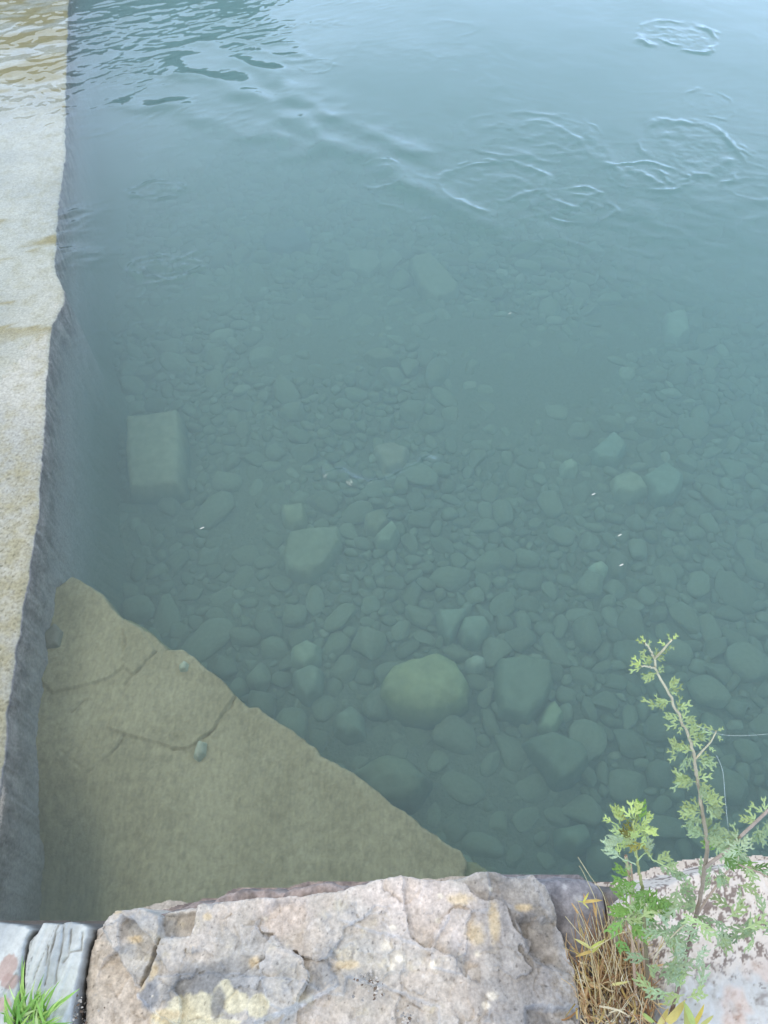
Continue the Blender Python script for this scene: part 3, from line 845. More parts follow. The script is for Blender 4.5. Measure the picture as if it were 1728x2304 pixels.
def flakes(x, y, f, sd, warp=0.35):
    """nearest jittered cell: its random numbers (4), for broken faces and the colours of the flakes"""
    xs_ = x * f + warp * fbm(x, y, f * 1.7, 3, sd + 1); ys_ = y * f + warp * fbm(x + 3, y, f * 1.7, 3, sd + 2)
    ix = np.floor(xs_).astype(np.int64); iy = np.floor(ys_).astype(np.int64)
    best = np.full(x.shape, 9e9); bi = np.zeros(x.shape, np.int64); bx_ = np.zeros(x.shape); by_ = np.zeros(x.shape)
    for i in (-1, 0, 1):
        for j in (-1, 0, 1):
            h_ = _h2(ix + i, iy + j, sd)
            cx_ = ix + i + (h_ % 97) / 97.0; cy_ = iy + j + (h_ % 89) / 89.0
            q = (xs_ - cx_) ** 2 + (ys_ - cy_) ** 2
            m_ = q < best
            best = np.where(m_, q, best); bi = np.where(m_, h_, bi); bx_ = np.where(m_, xs_ - cx_, bx_); by_ = np.where(m_, ys_ - cy_, by_)
    r1 = (bi * 37 % 101) / 101.0; r2 = (bi * 53 % 103) / 103.0; r3 = (bi * 71 % 107) / 107.0
    return bx_, by_, r1, r2, r3


def mid_h(X, Y, d):
    h = -0.026 + 0.012 * fbm(X, Y, 4, 3, 520) + 0.004 * fbm(X, Y, 14, 4, 521, .6) + 0.0014 * fbm(X, Y, 55, 3, 522, .65)
    for f_, am in ((6, .038), (17, .006), (48, .0018), (110, .0007)):
        bx_, by_, r1, r2, r3 = flakes(X, Y, f_, 580 + int(f_))
        h = h + am * ((r1 - .5) * 1.4 * bx_ + (r2 - .5) * 1.4 * by_ + 0.25 * (r3 - .5))
    for k_ in range(4):
        fx = noise2(X * (5 + 2 * k_) + 31 * k_, Y * (5 + 2 * k_), 523 + k_)
        h = h + 0.005 * np.abs(fx)
    j = 0.005 * fbm(X, Y, 30, 3, 530) + 0.003 * fbm(X, Y, 90, 2, 531)
    for P, dz, w in mid_plates: h = h + dz * sst(-w, w, sdf(X, Y, P) + j)
    for P, dz, w in mid_sinks: h = h - dz * sst(-w, w * 2, sdf(X, Y, P) + j)
    for P in mid_cracks:
        dd = pldist(X + j, Y - j, P)
        h = h - 0.0025 * np.exp(-(dd / .002) ** 2) * np.clip(.5 + 1.5 * noise2(X * 40, Y * 40, 12), 0, 1)
    rough = sst(0.22, 0.34, X) * sst(0.20, 0.14, Y)      # crumbly lower right part
    h = h + rough * (0.006 * ridged(X, Y, 28, 3, 540) + 0.004 * fbm(X, Y, 60, 3, 541))
    return h


def blotch(x, y, c, r, f=12, s=0, soft=.25):
    rr = np.hypot((x - c[0]) / r[0], (y - c[1]) / r[1]) + 0.55 * fbm(x, y, f, 4, s, .6)
    return sst(1 + soft, 1 - soft, rr)[:, None]


def mid_c(x, y, d):
    grey = lin(178, 174, 167); pink = lin(192, 182, 172); blue = lin(146, 149, 153); tanc = lin(192, 184, 164)
    f2 = flakes(x, y, 16, 650, .7); f1 = flakes(x, y, 7, 655, .6)
    n0 = fbm(x, y, 5, 4, 550, .55)[:, None]; n1 = fbm(x, y, 11, 6, 551, .7)[:, None]; n2 = fbm(x + 9, y, 15, 6, 552, .7)[:, None]; n3 = fbm(x, y, 60, 3, 553, .7)[:, None]
    c = grey + (pink - grey) * np.clip(0.45 + 1.6 * n0 + 0.7 * (f1[3][:, None] - .5), 0, 1)
    c = c + (blue - c) * sst(0.0, 0.5, n1 + 0.5 * (f2[2][:, None] - .5)) * 0.8
    c = c + (tanc - c) * sst(0.15, 0.45, n2 + 0.2 * (f2[3][:, None] - .5)) * 0.7
    c = c + (lin(208, 204, 198) - c) * sst(0.22, 0.5, fbm(x, y, 34, 4, 554, .7))[:, None] * 0.6
    c = c + (lin(120, 116, 112) - c) * sst(0.25, 0.5, fbm(x + 5, y, 26, 5, 555, .7))[:, None] * 0.6
    # the low face at the left: pink tan
    m_ = sst(-0.005, 0.005, sdf(x, y, S1([(360, 900), (330, 600), (400, 380), (480, 440), (600, 620), (590, 660), (780, 800), (780, 900)])) + .004 * fbm(x, y, 40, 2, 5))[:, None]
    tan = lin(190, 178, 164) * (1 + 0.3 * n3 + .3 * n1)
    c = c + (tan - c) * m_ * 0.8
    for cc, rr in ((W(1000, 2060, QZ), (.14, .05)), (W(640, 2055, QZ), (.05, .035)), (W(930, 2010, QZ), (.12, .03))):
        c = c + (lin(204, 192, 184) * (1 + .12 * n3) - c) * blotch(x, y, cc, rr, 10, 560, .5) * 0.6
    # the right end: greyer
    rg = sst(0.12, 0.24, x + 0.05 * fbm(x, y, 12, 4, 561, .6))[:, None]
    gd = lin(152, 150, 148) + (lin(112, 112, 114) - lin(152, 150, 148)) * np.clip(0.45 + 2.0 * fbm(x, y, 16, 5, 562, .7), 0, 1)[:, None]
    c = c + (gd - c) * rg * 0.75
    c = c + (lin(120, 122, 124) * (1 + .25 * n3) - c) * blotch(x, y, W(470, 2222, QZ), (.085, .040), 16, 570, .35) * 0.8
    c = c + (lin(162, 163, 164) - c) * blotch(x, y, W(560, 2170, QZ), (.045, .05), 12, 571, .4) * 0.6
    yel = lin(200, 194, 168) * (1 + .10 * n3)
    for px, py, rx, ry in ((440, 2272, .050, .024), (505, 2236, .020, .020), (535, 2256, .026, .018), (400, 2292, .045, .016), (585, 2266, .018, .020), (480, 2302, .05, .006)):
        c = c + (yel - c) * blotch(x, y, W(px, py, QZ), (rx, ry), 38, 572 + px % 7, .16) * 0.85
    c = c + (lin(128, 129, 130) - c) * blotch(x, y, W(492, 2258, QZ), (.012, .024), 30, 590, .3) * 0.8
    c = c + (lin(122, 124, 128) * (1 + .3 * n3) - c) * blotch(x, y, W(338, 2245, QZ), (.020, .020), 34, 591, .3) * 0.8
    for px, py, rx, ry in ((345, 2185, .008, .014), (1112, 2075, .010, .030), (1068, 2100, .017, .016), (572, 2165, .010, .010), (1180, 2040, .016, .007), (268, 2054, .008, .004), (467, 2062, .008, .006), (780, 2170, .022, .007), (1035, 2025, .022, .010), (300, 2110, .012, .006), (322, 2215, .006, .012), (380, 2285, .03, .008)):
        c = c + (lin(206, 186, 148) - c) * blotch(x, y, W(px, py, QZ), (rx, ry), 60, 600 + px % 5, .5) * 0.65
    for px, py, r_ in ((990, 2018, .006), (985, 2072, .005), (884, 2090, .006), (595, 2064, .004), (1104, 2000, .005), (348, 2243, .002), (868, 2128, .010), (898, 2156, .009), (880, 2175, .007), (972, 2170, .007), (1108, 2240, .009), (1075, 2145, .006), (1095, 2262, .007)):
        c = c + (lin(226, 218, 202) - c) * blotch(x, y, W(px, py, QZ), (r_, r_ * .8), 90, 620 + px % 9, .6) * 0.75
    # dark lines along the cracks
    j = 0.004 * fbm(x, y, 40, 3, 660, .6)
    for P in mid_cracks:
        c = c + (lin(96, 88, 80) - c) * (np.exp(-(pldist(x + j, y - j, P) / .0016) ** 2) * np.clip(.4 + 1.5 * noise2(x * 40, y * 40, 12), 0, 1))[:, None] * .5
    c = c * (1 + 0.22 * fbm(x, y, 22, 5, 670, .75))[:, None] * (1 + 0.10 * (flakes(x, y, 34, 671, .8)[2] - .5))[:, None]
    c = c * (1 + 0.26 * n3) * (1 - 0.45 * sst(0.42, 0.6, fbm(x, y, 120, 2, 640))[:, None])
    return np.clip(c, 0.02, 0.9)


stone_from_outline('coping_stone', Q(mid_poly), QZ, 0.26, 0.0017, M_coping, mid_h, mid_c, 0.012, 7, 0.008, 22, None, 6,
                   label='largest coping stone, grey and pink with a yellow lichen patch, mid wall', category='coping stone')

# thin slivers of the course below, sticking out behind the big stone
for pts, z_, sd, lab in (([(330, 2062), (400, 2048), (436, 2028), (480, 2030), (480, 2060), (340, 2080)], QZ - 0.035, 31, 'thin low sliver of stone at the left behind the big coping stone'),
                         ([(470, 2040), (488, 2018), (520, 2006), (560, 2002), (600, 2001), (645, 2006), (648, 2030), (500, 2050)], QZ - 0.030, 32, 'lumpy pinkish stone edge behind the big coping stone, left of its neighbour sliver'),
                         ([(636, 2018), (650, 2002), (690, 1994), (720, 1985), (745, 1985), (775, 1996), (778, 2018), (640, 2030)], QZ - 0.026, 33, 'bumpy dark topped stone edge peeping out behind the middle of the big coping stone'),
                         ([(770, 2004), (790, 1994), (820, 1986), (850, 1990), (850, 2010), (772, 2015)], QZ - 0.03, 34, 'smallest grey stone sliver at the right end of the slivers behind the big coping stone')):
    stone_from_outline('wall_stone', Q(pts, z_), z_, 0.2, 0.0022, M_coping, lambda X, Y, d, sd=sd: 0.010 * fbm(X, Y, 20, 4, sd, .6), lambda x, y, d, sd=sd: (lin(166, 152, 146) + (lin(120, 112, 110) - lin(166, 152, 146)) * np.clip(.4 + 2 * fbm(x, y, 30, 4, sd + 3), 0, 1)[:, None]),
                       0.014, 6, 0.008, 30, None, sd, label=lab, category='wall stone')


# ---- slate blocks at the left
def slate_h(ang, sd, fr=34):
    ca, sa = math.cos(ang), math.sin(ang)
    def fn(X, Y, d):
        a = X * ca + Y * sa; b = -X * sa + Y * ca      # b runs across the grain
        q = b * fr + 1.2 * noise2(a * 5, b * 5, sd)
        steps = np.floor(q + 0.25 * noise2(a * 9, b * 60, sd + 1))
        h = 0.0050 * noise2(steps * 0.73, steps * 0 + sd, sd + 2) + 0.004 * noise2(b * 30, a * 3, sd + 3) + 0.0018 * noise2(b * 110, a * 6, sd + 4)
        return h + 0.0015 * fbm(X, Y, 40, 3, sd + 5)
    return fn


def slate_c(ang, sd, patch=None):
    ca, sa = math.cos(ang), math.sin(ang)
    def fn(x, y, d):
        a = x * ca + y * sa; b = -x * sa + y * ca
        n1 = noise2(b * 26, a * 3.2, sd)[:, None]; n2 = fbm(x, y, 30, 4, sd + 1, .6)[:, None]; n4 = noise2(b * 90, a * 5, sd + 6)[:, None]
        A, B = lin(192, 197, 196), lin(168, 174, 176)
        c = A + (B - A) * np.clip(0.45 + 1.3 * n1 + 0.5 * n2, 0, 1)
        c = c + (lin(118, 120, 116) - c) * np.exp(-((n4 + 0.25 * n2) / 0.035) ** 2) * sst(0.0, 0.3, noise2(b * 20, a * 4, sd + 7))[:, None] * 0.8
        if patch is not None:
            for (px, py, rx, ry, col) in patch:
                c = c + (np.array(col) - c) * blotch(x, y, W(px, py, QZ), (rx, ry), 40, sd + 8, .1) * 0.85
        fl = sst(0.004, -0.006, d)[:, None]
        return c * (1 - fl) + lin(98, 96, 94)[None] * fl
    return fn


slA = Q([(-120, 2360), (-120, 2075), (0, 2076), (30, 2080), (58, 2082), (72, 2092), (60, 2112), (54, 2150), (46, 2190), (40, 2240), (26, 2330)])
slB = Q([(40, 2340), (56, 2190), (62, 2130), (66, 2118), (84, 2100), (96, 2077), (140, 2079), (160, 2074), (185, 2078), (198, 2088), (196, 2104), (190, 2120), (178, 2170), (170, 2210), (162, 2260), (158, 2340)])
fiss = [Q(p) for p in ([(132, 2084), (122, 2110), (112, 2150), (100, 2215)], [(144, 2080), (140, 2120), (132, 2160), (122, 2212)], [(186, 2100), (180, 2138), (152, 2142)], [(108, 2130), (102, 2170)], [(160, 2090), (152, 2150), (140, 2165)])]
_sh, _sc = slate_h(1.40, 710, 30), slate_c(1.40, 712)


def fiss_d(X, Y):
    j = 0.003 * fbm(X, Y, 50, 3, 715, .6)
    return np.min([pldist(X + j, Y - j, P) for P in fiss], 0)


def fiss_h(X, Y, d):
    return 1.5 * _sh(X, Y, d) - 0.004 * np.exp(-(fiss_d(X, Y) / .002) ** 2)


def fiss_c(x, y, d):
    c = _sc(x, y, d)
    return c + (lin(96, 92, 86) - c) * (np.exp(-(fiss_d(x, y) / .0014) ** 2) * np.clip(.5 + noise2(x * 60, y * 60, 3), 0, 1))[:, None] * .8


stone_from_outline('coping_stone', slA, QZ + 0.006, 0.2, 0.002, M_slate, slate_h(1.30, 700, 26), slate_c(1.30, 701, [(20, 2180, .018, .022, lin(172, 150, 142)), (26, 2208, .016, .012, lin(170, 148, 142)), (8, 2262, .014, .012, lin(182, 160, 152))]), 0.008, 8, 0.006, 30, None, 41,
                   label='pale grey slate coping stone with reddish blotches, at the far left corner', category='coping stone')
stone_from_outline('coping_stone', slB, QZ, 0.2, 0.0017, M_slate, fiss_h, fiss_c, 0.006, 8, 0.005, 30, None, 42,
                   label='narrow light grey slate coping stone with long grain lines, beside the grass tuft', category='coping stone')

# ---- rounded blue grey stones behind the dry grass
def plain_c(A, B, sd, f=30):
    A = np.array(A); B = np.array(B)
    return lambda x, y, d: A + (B - A) * np.clip(.45 + 1.7 * fbm(x, y, f, 5, sd, .65), 0, 1)[:, None]


def rnd_c(x, y, d):
    c = plain_c(lin(142, 140, 144), lin(108, 107, 112), 720, 45)(x, y, d)
    for px, py, r_ in ((1302, 2020, .009), (1275, 1992, .006)):
        c = c + (lin(205, 205, 205) - c) * blotch(x, y, W(px, py, QZ - .03), (r_, r_), 80, 722, .4) * 0.35
    return c


stone_from_outline('wall_stone', Q([(1195, 1978), (1250, 1974), (1310, 1971), (1335, 1976), (1352, 1990), (1366, 2008), (1372, 2060), (1366, 2130), (1340, 2200), (1280, 2190), (1225, 2080)], QZ - .035), QZ - .035, 0.2, 0.0025, M_coping,
                   lambda X, Y, d: 0.004 * fbm(X, Y, 18, 4, 721), rnd_c, 0.06, 5, 0.003, 20, None, 43, label='smooth rounded blue grey stone behind the dry grass, right of the big stone', category='wall stone')
stone_from_outline('wall_stone', Q([(1360, 2005), (1385, 1995), (1420, 1998), (1440, 2010), (1440, 2060), (1370, 2060)], QZ - .05), QZ - .05, 0.2, 0.003, M_coping,
                   lambda X, Y, d: 0.004 * fbm(X, Y, 18, 4, 724), plain_c(lin(120, 116, 114), lin(92, 88, 88), 725), 0.03, 5, 0.003, 20, None, 44, label='small dark grey stone behind the base of the short leafy plant', category='wall stone')


# ---- speckled stone on the right
def spk_c(x, y, d):
    pk = lin(206, 198, 190); br = lin(104, 90, 84); gy = lin(190, 192, 192); gd = lin(150, 146, 144)
    n1 = fbm(x, y, 62, 4, 730, .7); n2 = fbm(x, y, 7, 3, 731); n3 = fbm(x, y, 100, 3, 732, .7)
    dens = 0.075 - 0.22 * n2
    n1b = fbm(x + .02 * n2, y, 28, 5, 736, .8)
    sp = sst(dens, dens + 0.07, 0.55 * n1 + 0.6 * n1b + 0.5 * n3)[:, None]
    c = pk * (1 + 0.12 * n3[:, None]) + (br - pk) * sp * 0.85
    lowm = sst(0.165, 0.115, y + 0.22 * (x - 0.62) * -1 + 0.03 * fbm(x, y, 10, 3, 733))[:, None]
    st = fbm(x * .6 + y * .6, y - x * 0.6, 34, 4, 734, .6)[:, None]
    low = gy + (gd - gy) * sst(0.0, 0.45, st) + (lin(205, 184, 172) - gy) * sst(.1, .4, fbm(x, y, 12, 3, 735))[:, None] * .6
    low = low + (lin(110, 104, 100) - low) * sst(.30, .42, n1 + .3 * n3)[:, None] * .7
    return c + (low - c) * lowm


stone_from_outline('coping_stone', Q([(1392, 2060), (1400, 2030), (1440, 2000), (1490, 1992), (1540, 1975), (1600, 1955), (1660, 1940), (1728, 1934), (2500, 1910), (2560, 2380), (1520, 2380), (1490, 2240), (1450, 2140), (1410, 2100)]), QZ + .004, 0.24, 0.0025, M_spk,
                   lambda X, Y, d: 0.012 * fbm(X, Y, 5, 3, 740) + 0.004 * fbm(X, Y, 25, 4, 741, .6) + 0.0022 * fbm(X, Y, 80, 3, 742) - 0.0015 * sst(.02, .3, fbm(X, Y, 62, 3, 730)), spk_c, 0.03, 6, 0.006, 18, None, 45,
                   label='pinkish white coping stone speckled dark brown, at the right behind the leafy plants', category='coping stone')

# ---- crumbs of gravel
def crumbs(name, spots, sizes, cols, lab, sd):
    r_ = np.random.default_rng(sd)
    VV, FF, CC = [], [], []; off = 0
    b1, f1 = ico(1)
    for (cx, cy, n_, sp, z) in spots:
        for _ in range(n_):
            p = W(cx, cy, z) + r_.normal(size=2) * sp
            s = r_.uniform(*sizes)
            q = b1 * (1 + 0.35 * r_.normal(size=(len(b1), 1))) * s * np.array([1, .8, .6])
            VV.append(q + np.array([p[0], p[1], z + s * .3])); FF.append(f1 + off); off += len(q)
            CC.append(np.repeat((np.array(cols[r_.integers(len(cols))]) * r_.uniform(.7, 1.1))[None], len(q), 0))
    link(name, raw_mesh(name, np.concatenate(VV), np.concatenate(FF), M_spk, False, np.concatenate(CC)), kind='stuff')


WH, GR, BR_ = lin(212, 206, 198), lin(150, 148, 145), lin(110, 96, 84)
crumbs('gravel_crumbs', [(825, 2205, 34, .009, QZ + .0), (845, 2225, 34, .009, QZ + .0), (915, 2290, 26, .010, QZ + .0),
                         (190, 2270, 130, .018, QZ - .05), (150, 2290, 90, .022, QZ - .012), (178, 2220, 60, .010, QZ - .05), (188, 2140, 60, .008, QZ - .05), (50, 2190, 40, .008, QZ - .04), (1285, 2100, 60, .012, QZ - .05), (1320, 2250, 180, .04, QZ - .055), (1420, 2240, 200, .045, QZ - .055)],
       (.0010, .0034), [WH * .8, GR, WH * .7, BR_], '', 9)


# ------------------------------------------------------------------ plants
def P3(px, py, z):
    p = W(px, py, z); return np.array([p[0], p[1], z])


def tube(path, r0, r1, seg=6):
    path = np.array(path, float)
    n_ = len(path)
    T = np.gradient(path, axis=0); T /= np.linalg.norm(T, axis=1)[:, None] + 1e-9
    V_, F_ = [], []
    ref = np.array([0.3, 0.2, 0.93])
    for i in range(n_):
        a = np.cross(T[i], ref); 
        if np.linalg.norm(a) < 1e-3: a = np.cross(T[i], [1, 0, 0])
        a /= np.linalg.norm(a); b = np.cross(T[i], a)
        r = r0 + (r1 - r0) * i / (n_ - 1)
        for k_ in range(seg):
            t = 2 * math.pi * k_ / seg
            V_.append(path[i] + r * (math.cos(t) * a + math.sin(t) * b))
    for i in range(n_ - 1):
        for k_ in range(seg):
            k2 = (k_ + 1) % seg
            F_.append([i * seg + k_, i * seg + k2, (i + 1) * seg + k2, (i + 1) * seg + k_])
    return np.array(V_), np.array(F_)


def smooth_path(pts, m_=6):
    pts = np.array(pts, float)
    out_ = []
    for i in range(len(pts) - 1):
        p0 = pts[max(i - 1, 0)]; p1 = pts[i]; p2 = pts[i + 1]; p3 = pts[min(i + 2, len(pts) - 1)]
        for k_ in range(m_):
            t = k_ / m_
            out_.append(0.5 * ((2 * p1) + (-p0 + p2) * t + (2 * p0 - 5 * p1 + 4 * p2 - p3) * t * t + (-p0 + 3 * p1 - 3 * p2 + p3) * t ** 3))
    out_.append(pts[-1])
    return np.array(out_)


class Bag:
    def __init__(s): s.v, s.f, s.c, s.n = [], [], [], 0
    def add(s, v_, f_, c_):
        f_ = np.asarray(f_)
        if f_.shape[1] == 3: f_ = np.concatenate([f_, f_[:, 2:3]], 1)
        s.v.append(v_); s.f.append(f_ + s.n); s.n += len(v_)
        s.c.append(np.repeat(np.array(c_)[None], len(v_), 0) if np.ndim(c_) == 1 else c_)
    def mesh(s, name, mat, smooth=True):
        me = bpy.data.meshes.new(name)
        V_ = np.concatenate(s.v); F_ = np.concatenate(s.f)
        faces = [tuple(q) if q[2] != q[3] else tuple(q[:3]) for q in F_.tolist()]
        me.from_pydata(V_.tolist(), [], faces)
        ca = me.color_attributes.new('col', 'FLOAT_COLOR', 'POINT')
        C_ = np.concatenate(s.c)
        ca.data.foreach_set('color', np.concatenate([C_, np.ones((len(C_), 1))], 1).astype(np.float32).ravel())
        me.polygons.foreach_set('use_smooth', np.full(len(me.polygons), smooth, bool))
        me.materials.append(mat); me.update()
        return me


def strip(path, widths, up, cup=0.0, curl=0.0):
    """ribbon along path (n,3) with half widths; three verts across so it can be keeled"""
    n_ = len(path)
    T = np.gradient(path, axis=0); T /= np.linalg.norm(T, axis=1)[:, None] + 1e-9
    V_, F_ = [], []
    for i in range(n_):
        s = np.cross(T[i], up); s /= np.linalg.norm(s) + 1e-9
        nn = np.cross(s, T[i])
        w = widths[i]
        V_ += [path[i] - s * w + nn * cup * w, path[i], path[i] + s * w + nn * cup * w]
    for i in range(n_ - 1):
        a = i * 3
        F_ += [[a, a + 1, a + 4, a + 3], [a + 1, a + 2, a + 5, a + 4]]
    return np.array(V_), np.array(F_)


def mugwort_leaf(bag, base, direction, up, length, col, r_, lobes=3, droop=0.25, fat=1.0):
    """a pinnately cut leaf: midrib, pairs of toothed lobes pointing forward"""
    d_ = np.array(direction, float); d_ /= np.linalg.norm(d_)
    up = np.array(up, float); up -= d_ * (up @ d_); up /= np.linalg.norm(up) + 1e-9
    sd_ = np.cross(d_, up)
    def P_(t, s, z=0):
        return base + d_ * (t * length) + sd_ * (s * length) + up * ((z - droop * t * t + 0.10 * abs(s)) * length)
    # midrib blade
    ts = np.linspace(0, 1, 8)
    path = np.array([P_(t, 0) for t in ts])
    wid = length * np.interp(ts, [0, .3, .55, .8, 1], [.014, .035, .065, .07, .0])
    v_, f_ = strip(path, wid, up, 0.15)
    sh = 1 + 0.12 * r_.normal()
    cc = col * sh
    vc = np.repeat(cc[None], len(v_), 0); vc[1::3] *= 1.18
    bag.add(v_, f_, vc)
    for k_ in range(lobes):
        t0 = 0.26 + 0.50 * k_ / max(lobes - 1, 1)
        ll = 0.44 * (1 - 0.38 * abs(k_ - (lobes - 1) * 0.35) / max(lobes - 1, 1)) * r_.uniform(.85, 1.1)
        for sg in (-1, 1):
            ang = R(r_.uniform(34, 52))
            ex_, ey_ = math.cos(ang), sg * math.sin(ang)
            pts = np.array([P_(t0 + ex_ * ll * u_ + .05 * u_ * u_, ey_ * ll * u_, 0.03 * r_.normal()) for u_ in np.linspace(0, 1, 5)])
            wl = length * np.interp(np.linspace(0, 1, 5), [0, .35, .7, 1], [.036, .056, .046, .0]) * fat
            v_, f_ = strip(pts, wl, up, 0.12)
            vc = np.repeat(cc[None], len(v_), 0); vc[1::3] *= 1.12
            bag.add(v_, f_, vc)
            # teeth
            for sgn, u_ in ((sg, .5), (-sg, .68)):
                q0 = pts[2] if u_ < .55 else pts[3]
                da = ang * sg + sgn * R(38)
                tip = q0 + (d_ * math.cos(da) + sd_ * math.sin(da)) * length * .15
                v_, f_ = strip(np.array([q0, (q0 + tip) / 2, tip]), np.array([.035, .035, 0]) * length, up, 0.1)
                bag.add(v_, f_, np.repeat(cc[None], len(v_), 0))


M_leaf = rough_mat('leaf_green', None, 0.12, 120, 0.1, 0.001, 0.6, trans=0.28, spec=0.35)
M_stem = rough_mat('stem', None, 0.25, 150, 0.3, 0.001, 0.7)
M_straw = rough_mat('straw', None, 0.2, 90, 0.2, 0.001, 0.75, trans=0.2)

LG = lin(162, 180, 128); LY = lin(178, 196, 126); LB = lin(150, 170, 130); LD = lin(112, 146, 76); LP_ = lin(166, 184, 150)


def imgdir(ang, tilt=0.0):
    """a direction in space that shows at ANG degrees in the picture (0 right, 90 up), lying close to the horizontal"""
    return np.array([math.cos(R(ang)), math.sin(R(ang)) * 0.80, math.sin(R(ang)) * 0.60 * 0.6 + tilt])


def px_len(px, z, py):
    v_ = (1152 - py) / FPX
    t = (z - CAM_Z) / (-SP + v_ * CP)
    return px / FPX * t


def build_plant(name, stems, leaves, tufts, label, cat, sd, base):
    r_ = np.random.default_rng(sd)
    root = link(name, None, None, label=label, category=cat)
    root.location = base
    st = Bag(); lf = Bag()
    B = np.array(base)
    for pts, r0, r1, c0, c1 in stems:
        p = smooth_path([P3(*q) for q in pts], 6) - B
        p = p + np.array([[noise2(np.array([i * .7]), np.array([sd * 1.3]), 5)[0] * .0015] * 3 for i in range(len(p))])
        v_, f_ = tube(p, r0, r1, 7)
        t = np.repeat(np.linspace(0, 1, len(p)), 7)[:, None]
        st.add(v_, f_, c0 * (1 - t) + c1 * t)
    for (px, py, z, ang, L_, col) in leaves:
        b_ = P3(px, py, z) - B
        ln = px_len(L_, z, py) * 0.76
        up = np.array([r_.normal() * .25, -0.45 + r_.normal() * .2, 1.0])
        mugwort_leaf(lf, b_, imgdir(ang, r_.normal() * .12), up, ln, col, r_, 3 if L_ > 44 else 2, r_.uniform(.05, .35), 1.35)
    for (poly, z0, z1, n_, L0, L1, cols) in tufts:
        a = np.array(poly, float)
        lo, hi = a.min(0), a.max(0); cnt = 0
        while cnt < n_:
            q = r_.uniform(lo, hi)
            if sdf(np.array([q[0]]), np.array([q[1]]), a)[0] < 0: continue
            z = r_.uniform(z0, z1)
            L_ = r_.uniform(L0, L1)
            up = np.array([r_.normal() * .45, -0.4 + r_.normal() * .4, 1.0])
            mugwort_leaf(lf, P3(q[0], q[1], z) - B, imgdir(r_.uniform(0, 360), r_.normal() * .25), up, px_len(L_, z, q[1]), cols[r_.integers(len(cols))] * r_.uniform(.85, 1.12), r_, 3, r_.uniform(.0, .4))
            # petiole down to the stem side
            cnt += 1
    link('stem', st.mesh('stem', M_stem), root)
    link('foliage', lf.mesh('foliage', M_leaf, False), root)
    return root


SD = lin(104, 86, 78); SG = lin(190, 182, 150); SM = lin(168, 150, 134)
zt = lambda py: float(np.interp(py, [1440, 1560, 1730, 1900, 2010, 2120, 2290], [2.62, 2.52, 2.40, 2.28, 2.12, 1.98, 1.80]))
main_px = [(1508, 2290), (1529, 2212), (1551, 2123), (1566, 2060), (1578, 2005), (1586, 1948), (1592, 1905), (1588, 1880), (1580, 1816), (1570, 1760), (1565, 1728), (1561, 1694), (1547, 1649), (1527, 1608), (1502, 1554), (1479, 1517), (1473, 1479)]
main = [(x, y, zt(y)) for x, y in main_px]
stems = [(main, .0038, .0014, SD * 1.4, SG),
         ([(1473, 1479, zt(1479)), (1462, 1462, 2.64), (1450, 1447, 2.66)], .0015, .0008, SG, SG),
         ([(1473, 1481, zt(1481)), (1490, 1465, 2.64), (1502, 1450, 2.66), (1514, 1438, 2.67)], .0015, .0008, SG, SG),
         ([(1475, 1502, zt(1502)), (1455, 1500, 2.60), (1442, 1500, 2.62)], .0013, .0007, SG, SG),
         ([(1566, 1706, zt(1706)), (1582, 1688, 2.43), (1600, 1668, 2.45), (1612, 1644, 2.47)], .0015, .0008, SG, SG),
         ([(1590, 1950, zt(1948)), (1604, 1938, 2.26), (1635, 1915, 2.30), (1662, 1886, 2.34), (1692, 1858, 2.38), (1728, 1824, 2.43), (1770, 1790, 2.47)], .0028, .0018, SM, SM),
         ([(1562, 2070, 2.04), (1600, 2010, 2.08), (1650, 1950, 2.12), (1700, 1960, 2.14), (1760, 1990, 2.15)], .0022, .0012, SM, SM),
         ([(1658, 1950, 2.12), (1662, 1925, 2.16), (1664, 1905, 2.2)], .0013, .0009, SG, SG),
         ([(1535, 2190, 1.92), (1500, 2200, 1.96), (1470, 2164, 2.00), (1500, 2120, 2.05), (1540, 2080, 2.08)], .0018, .0009, SM, SG)]
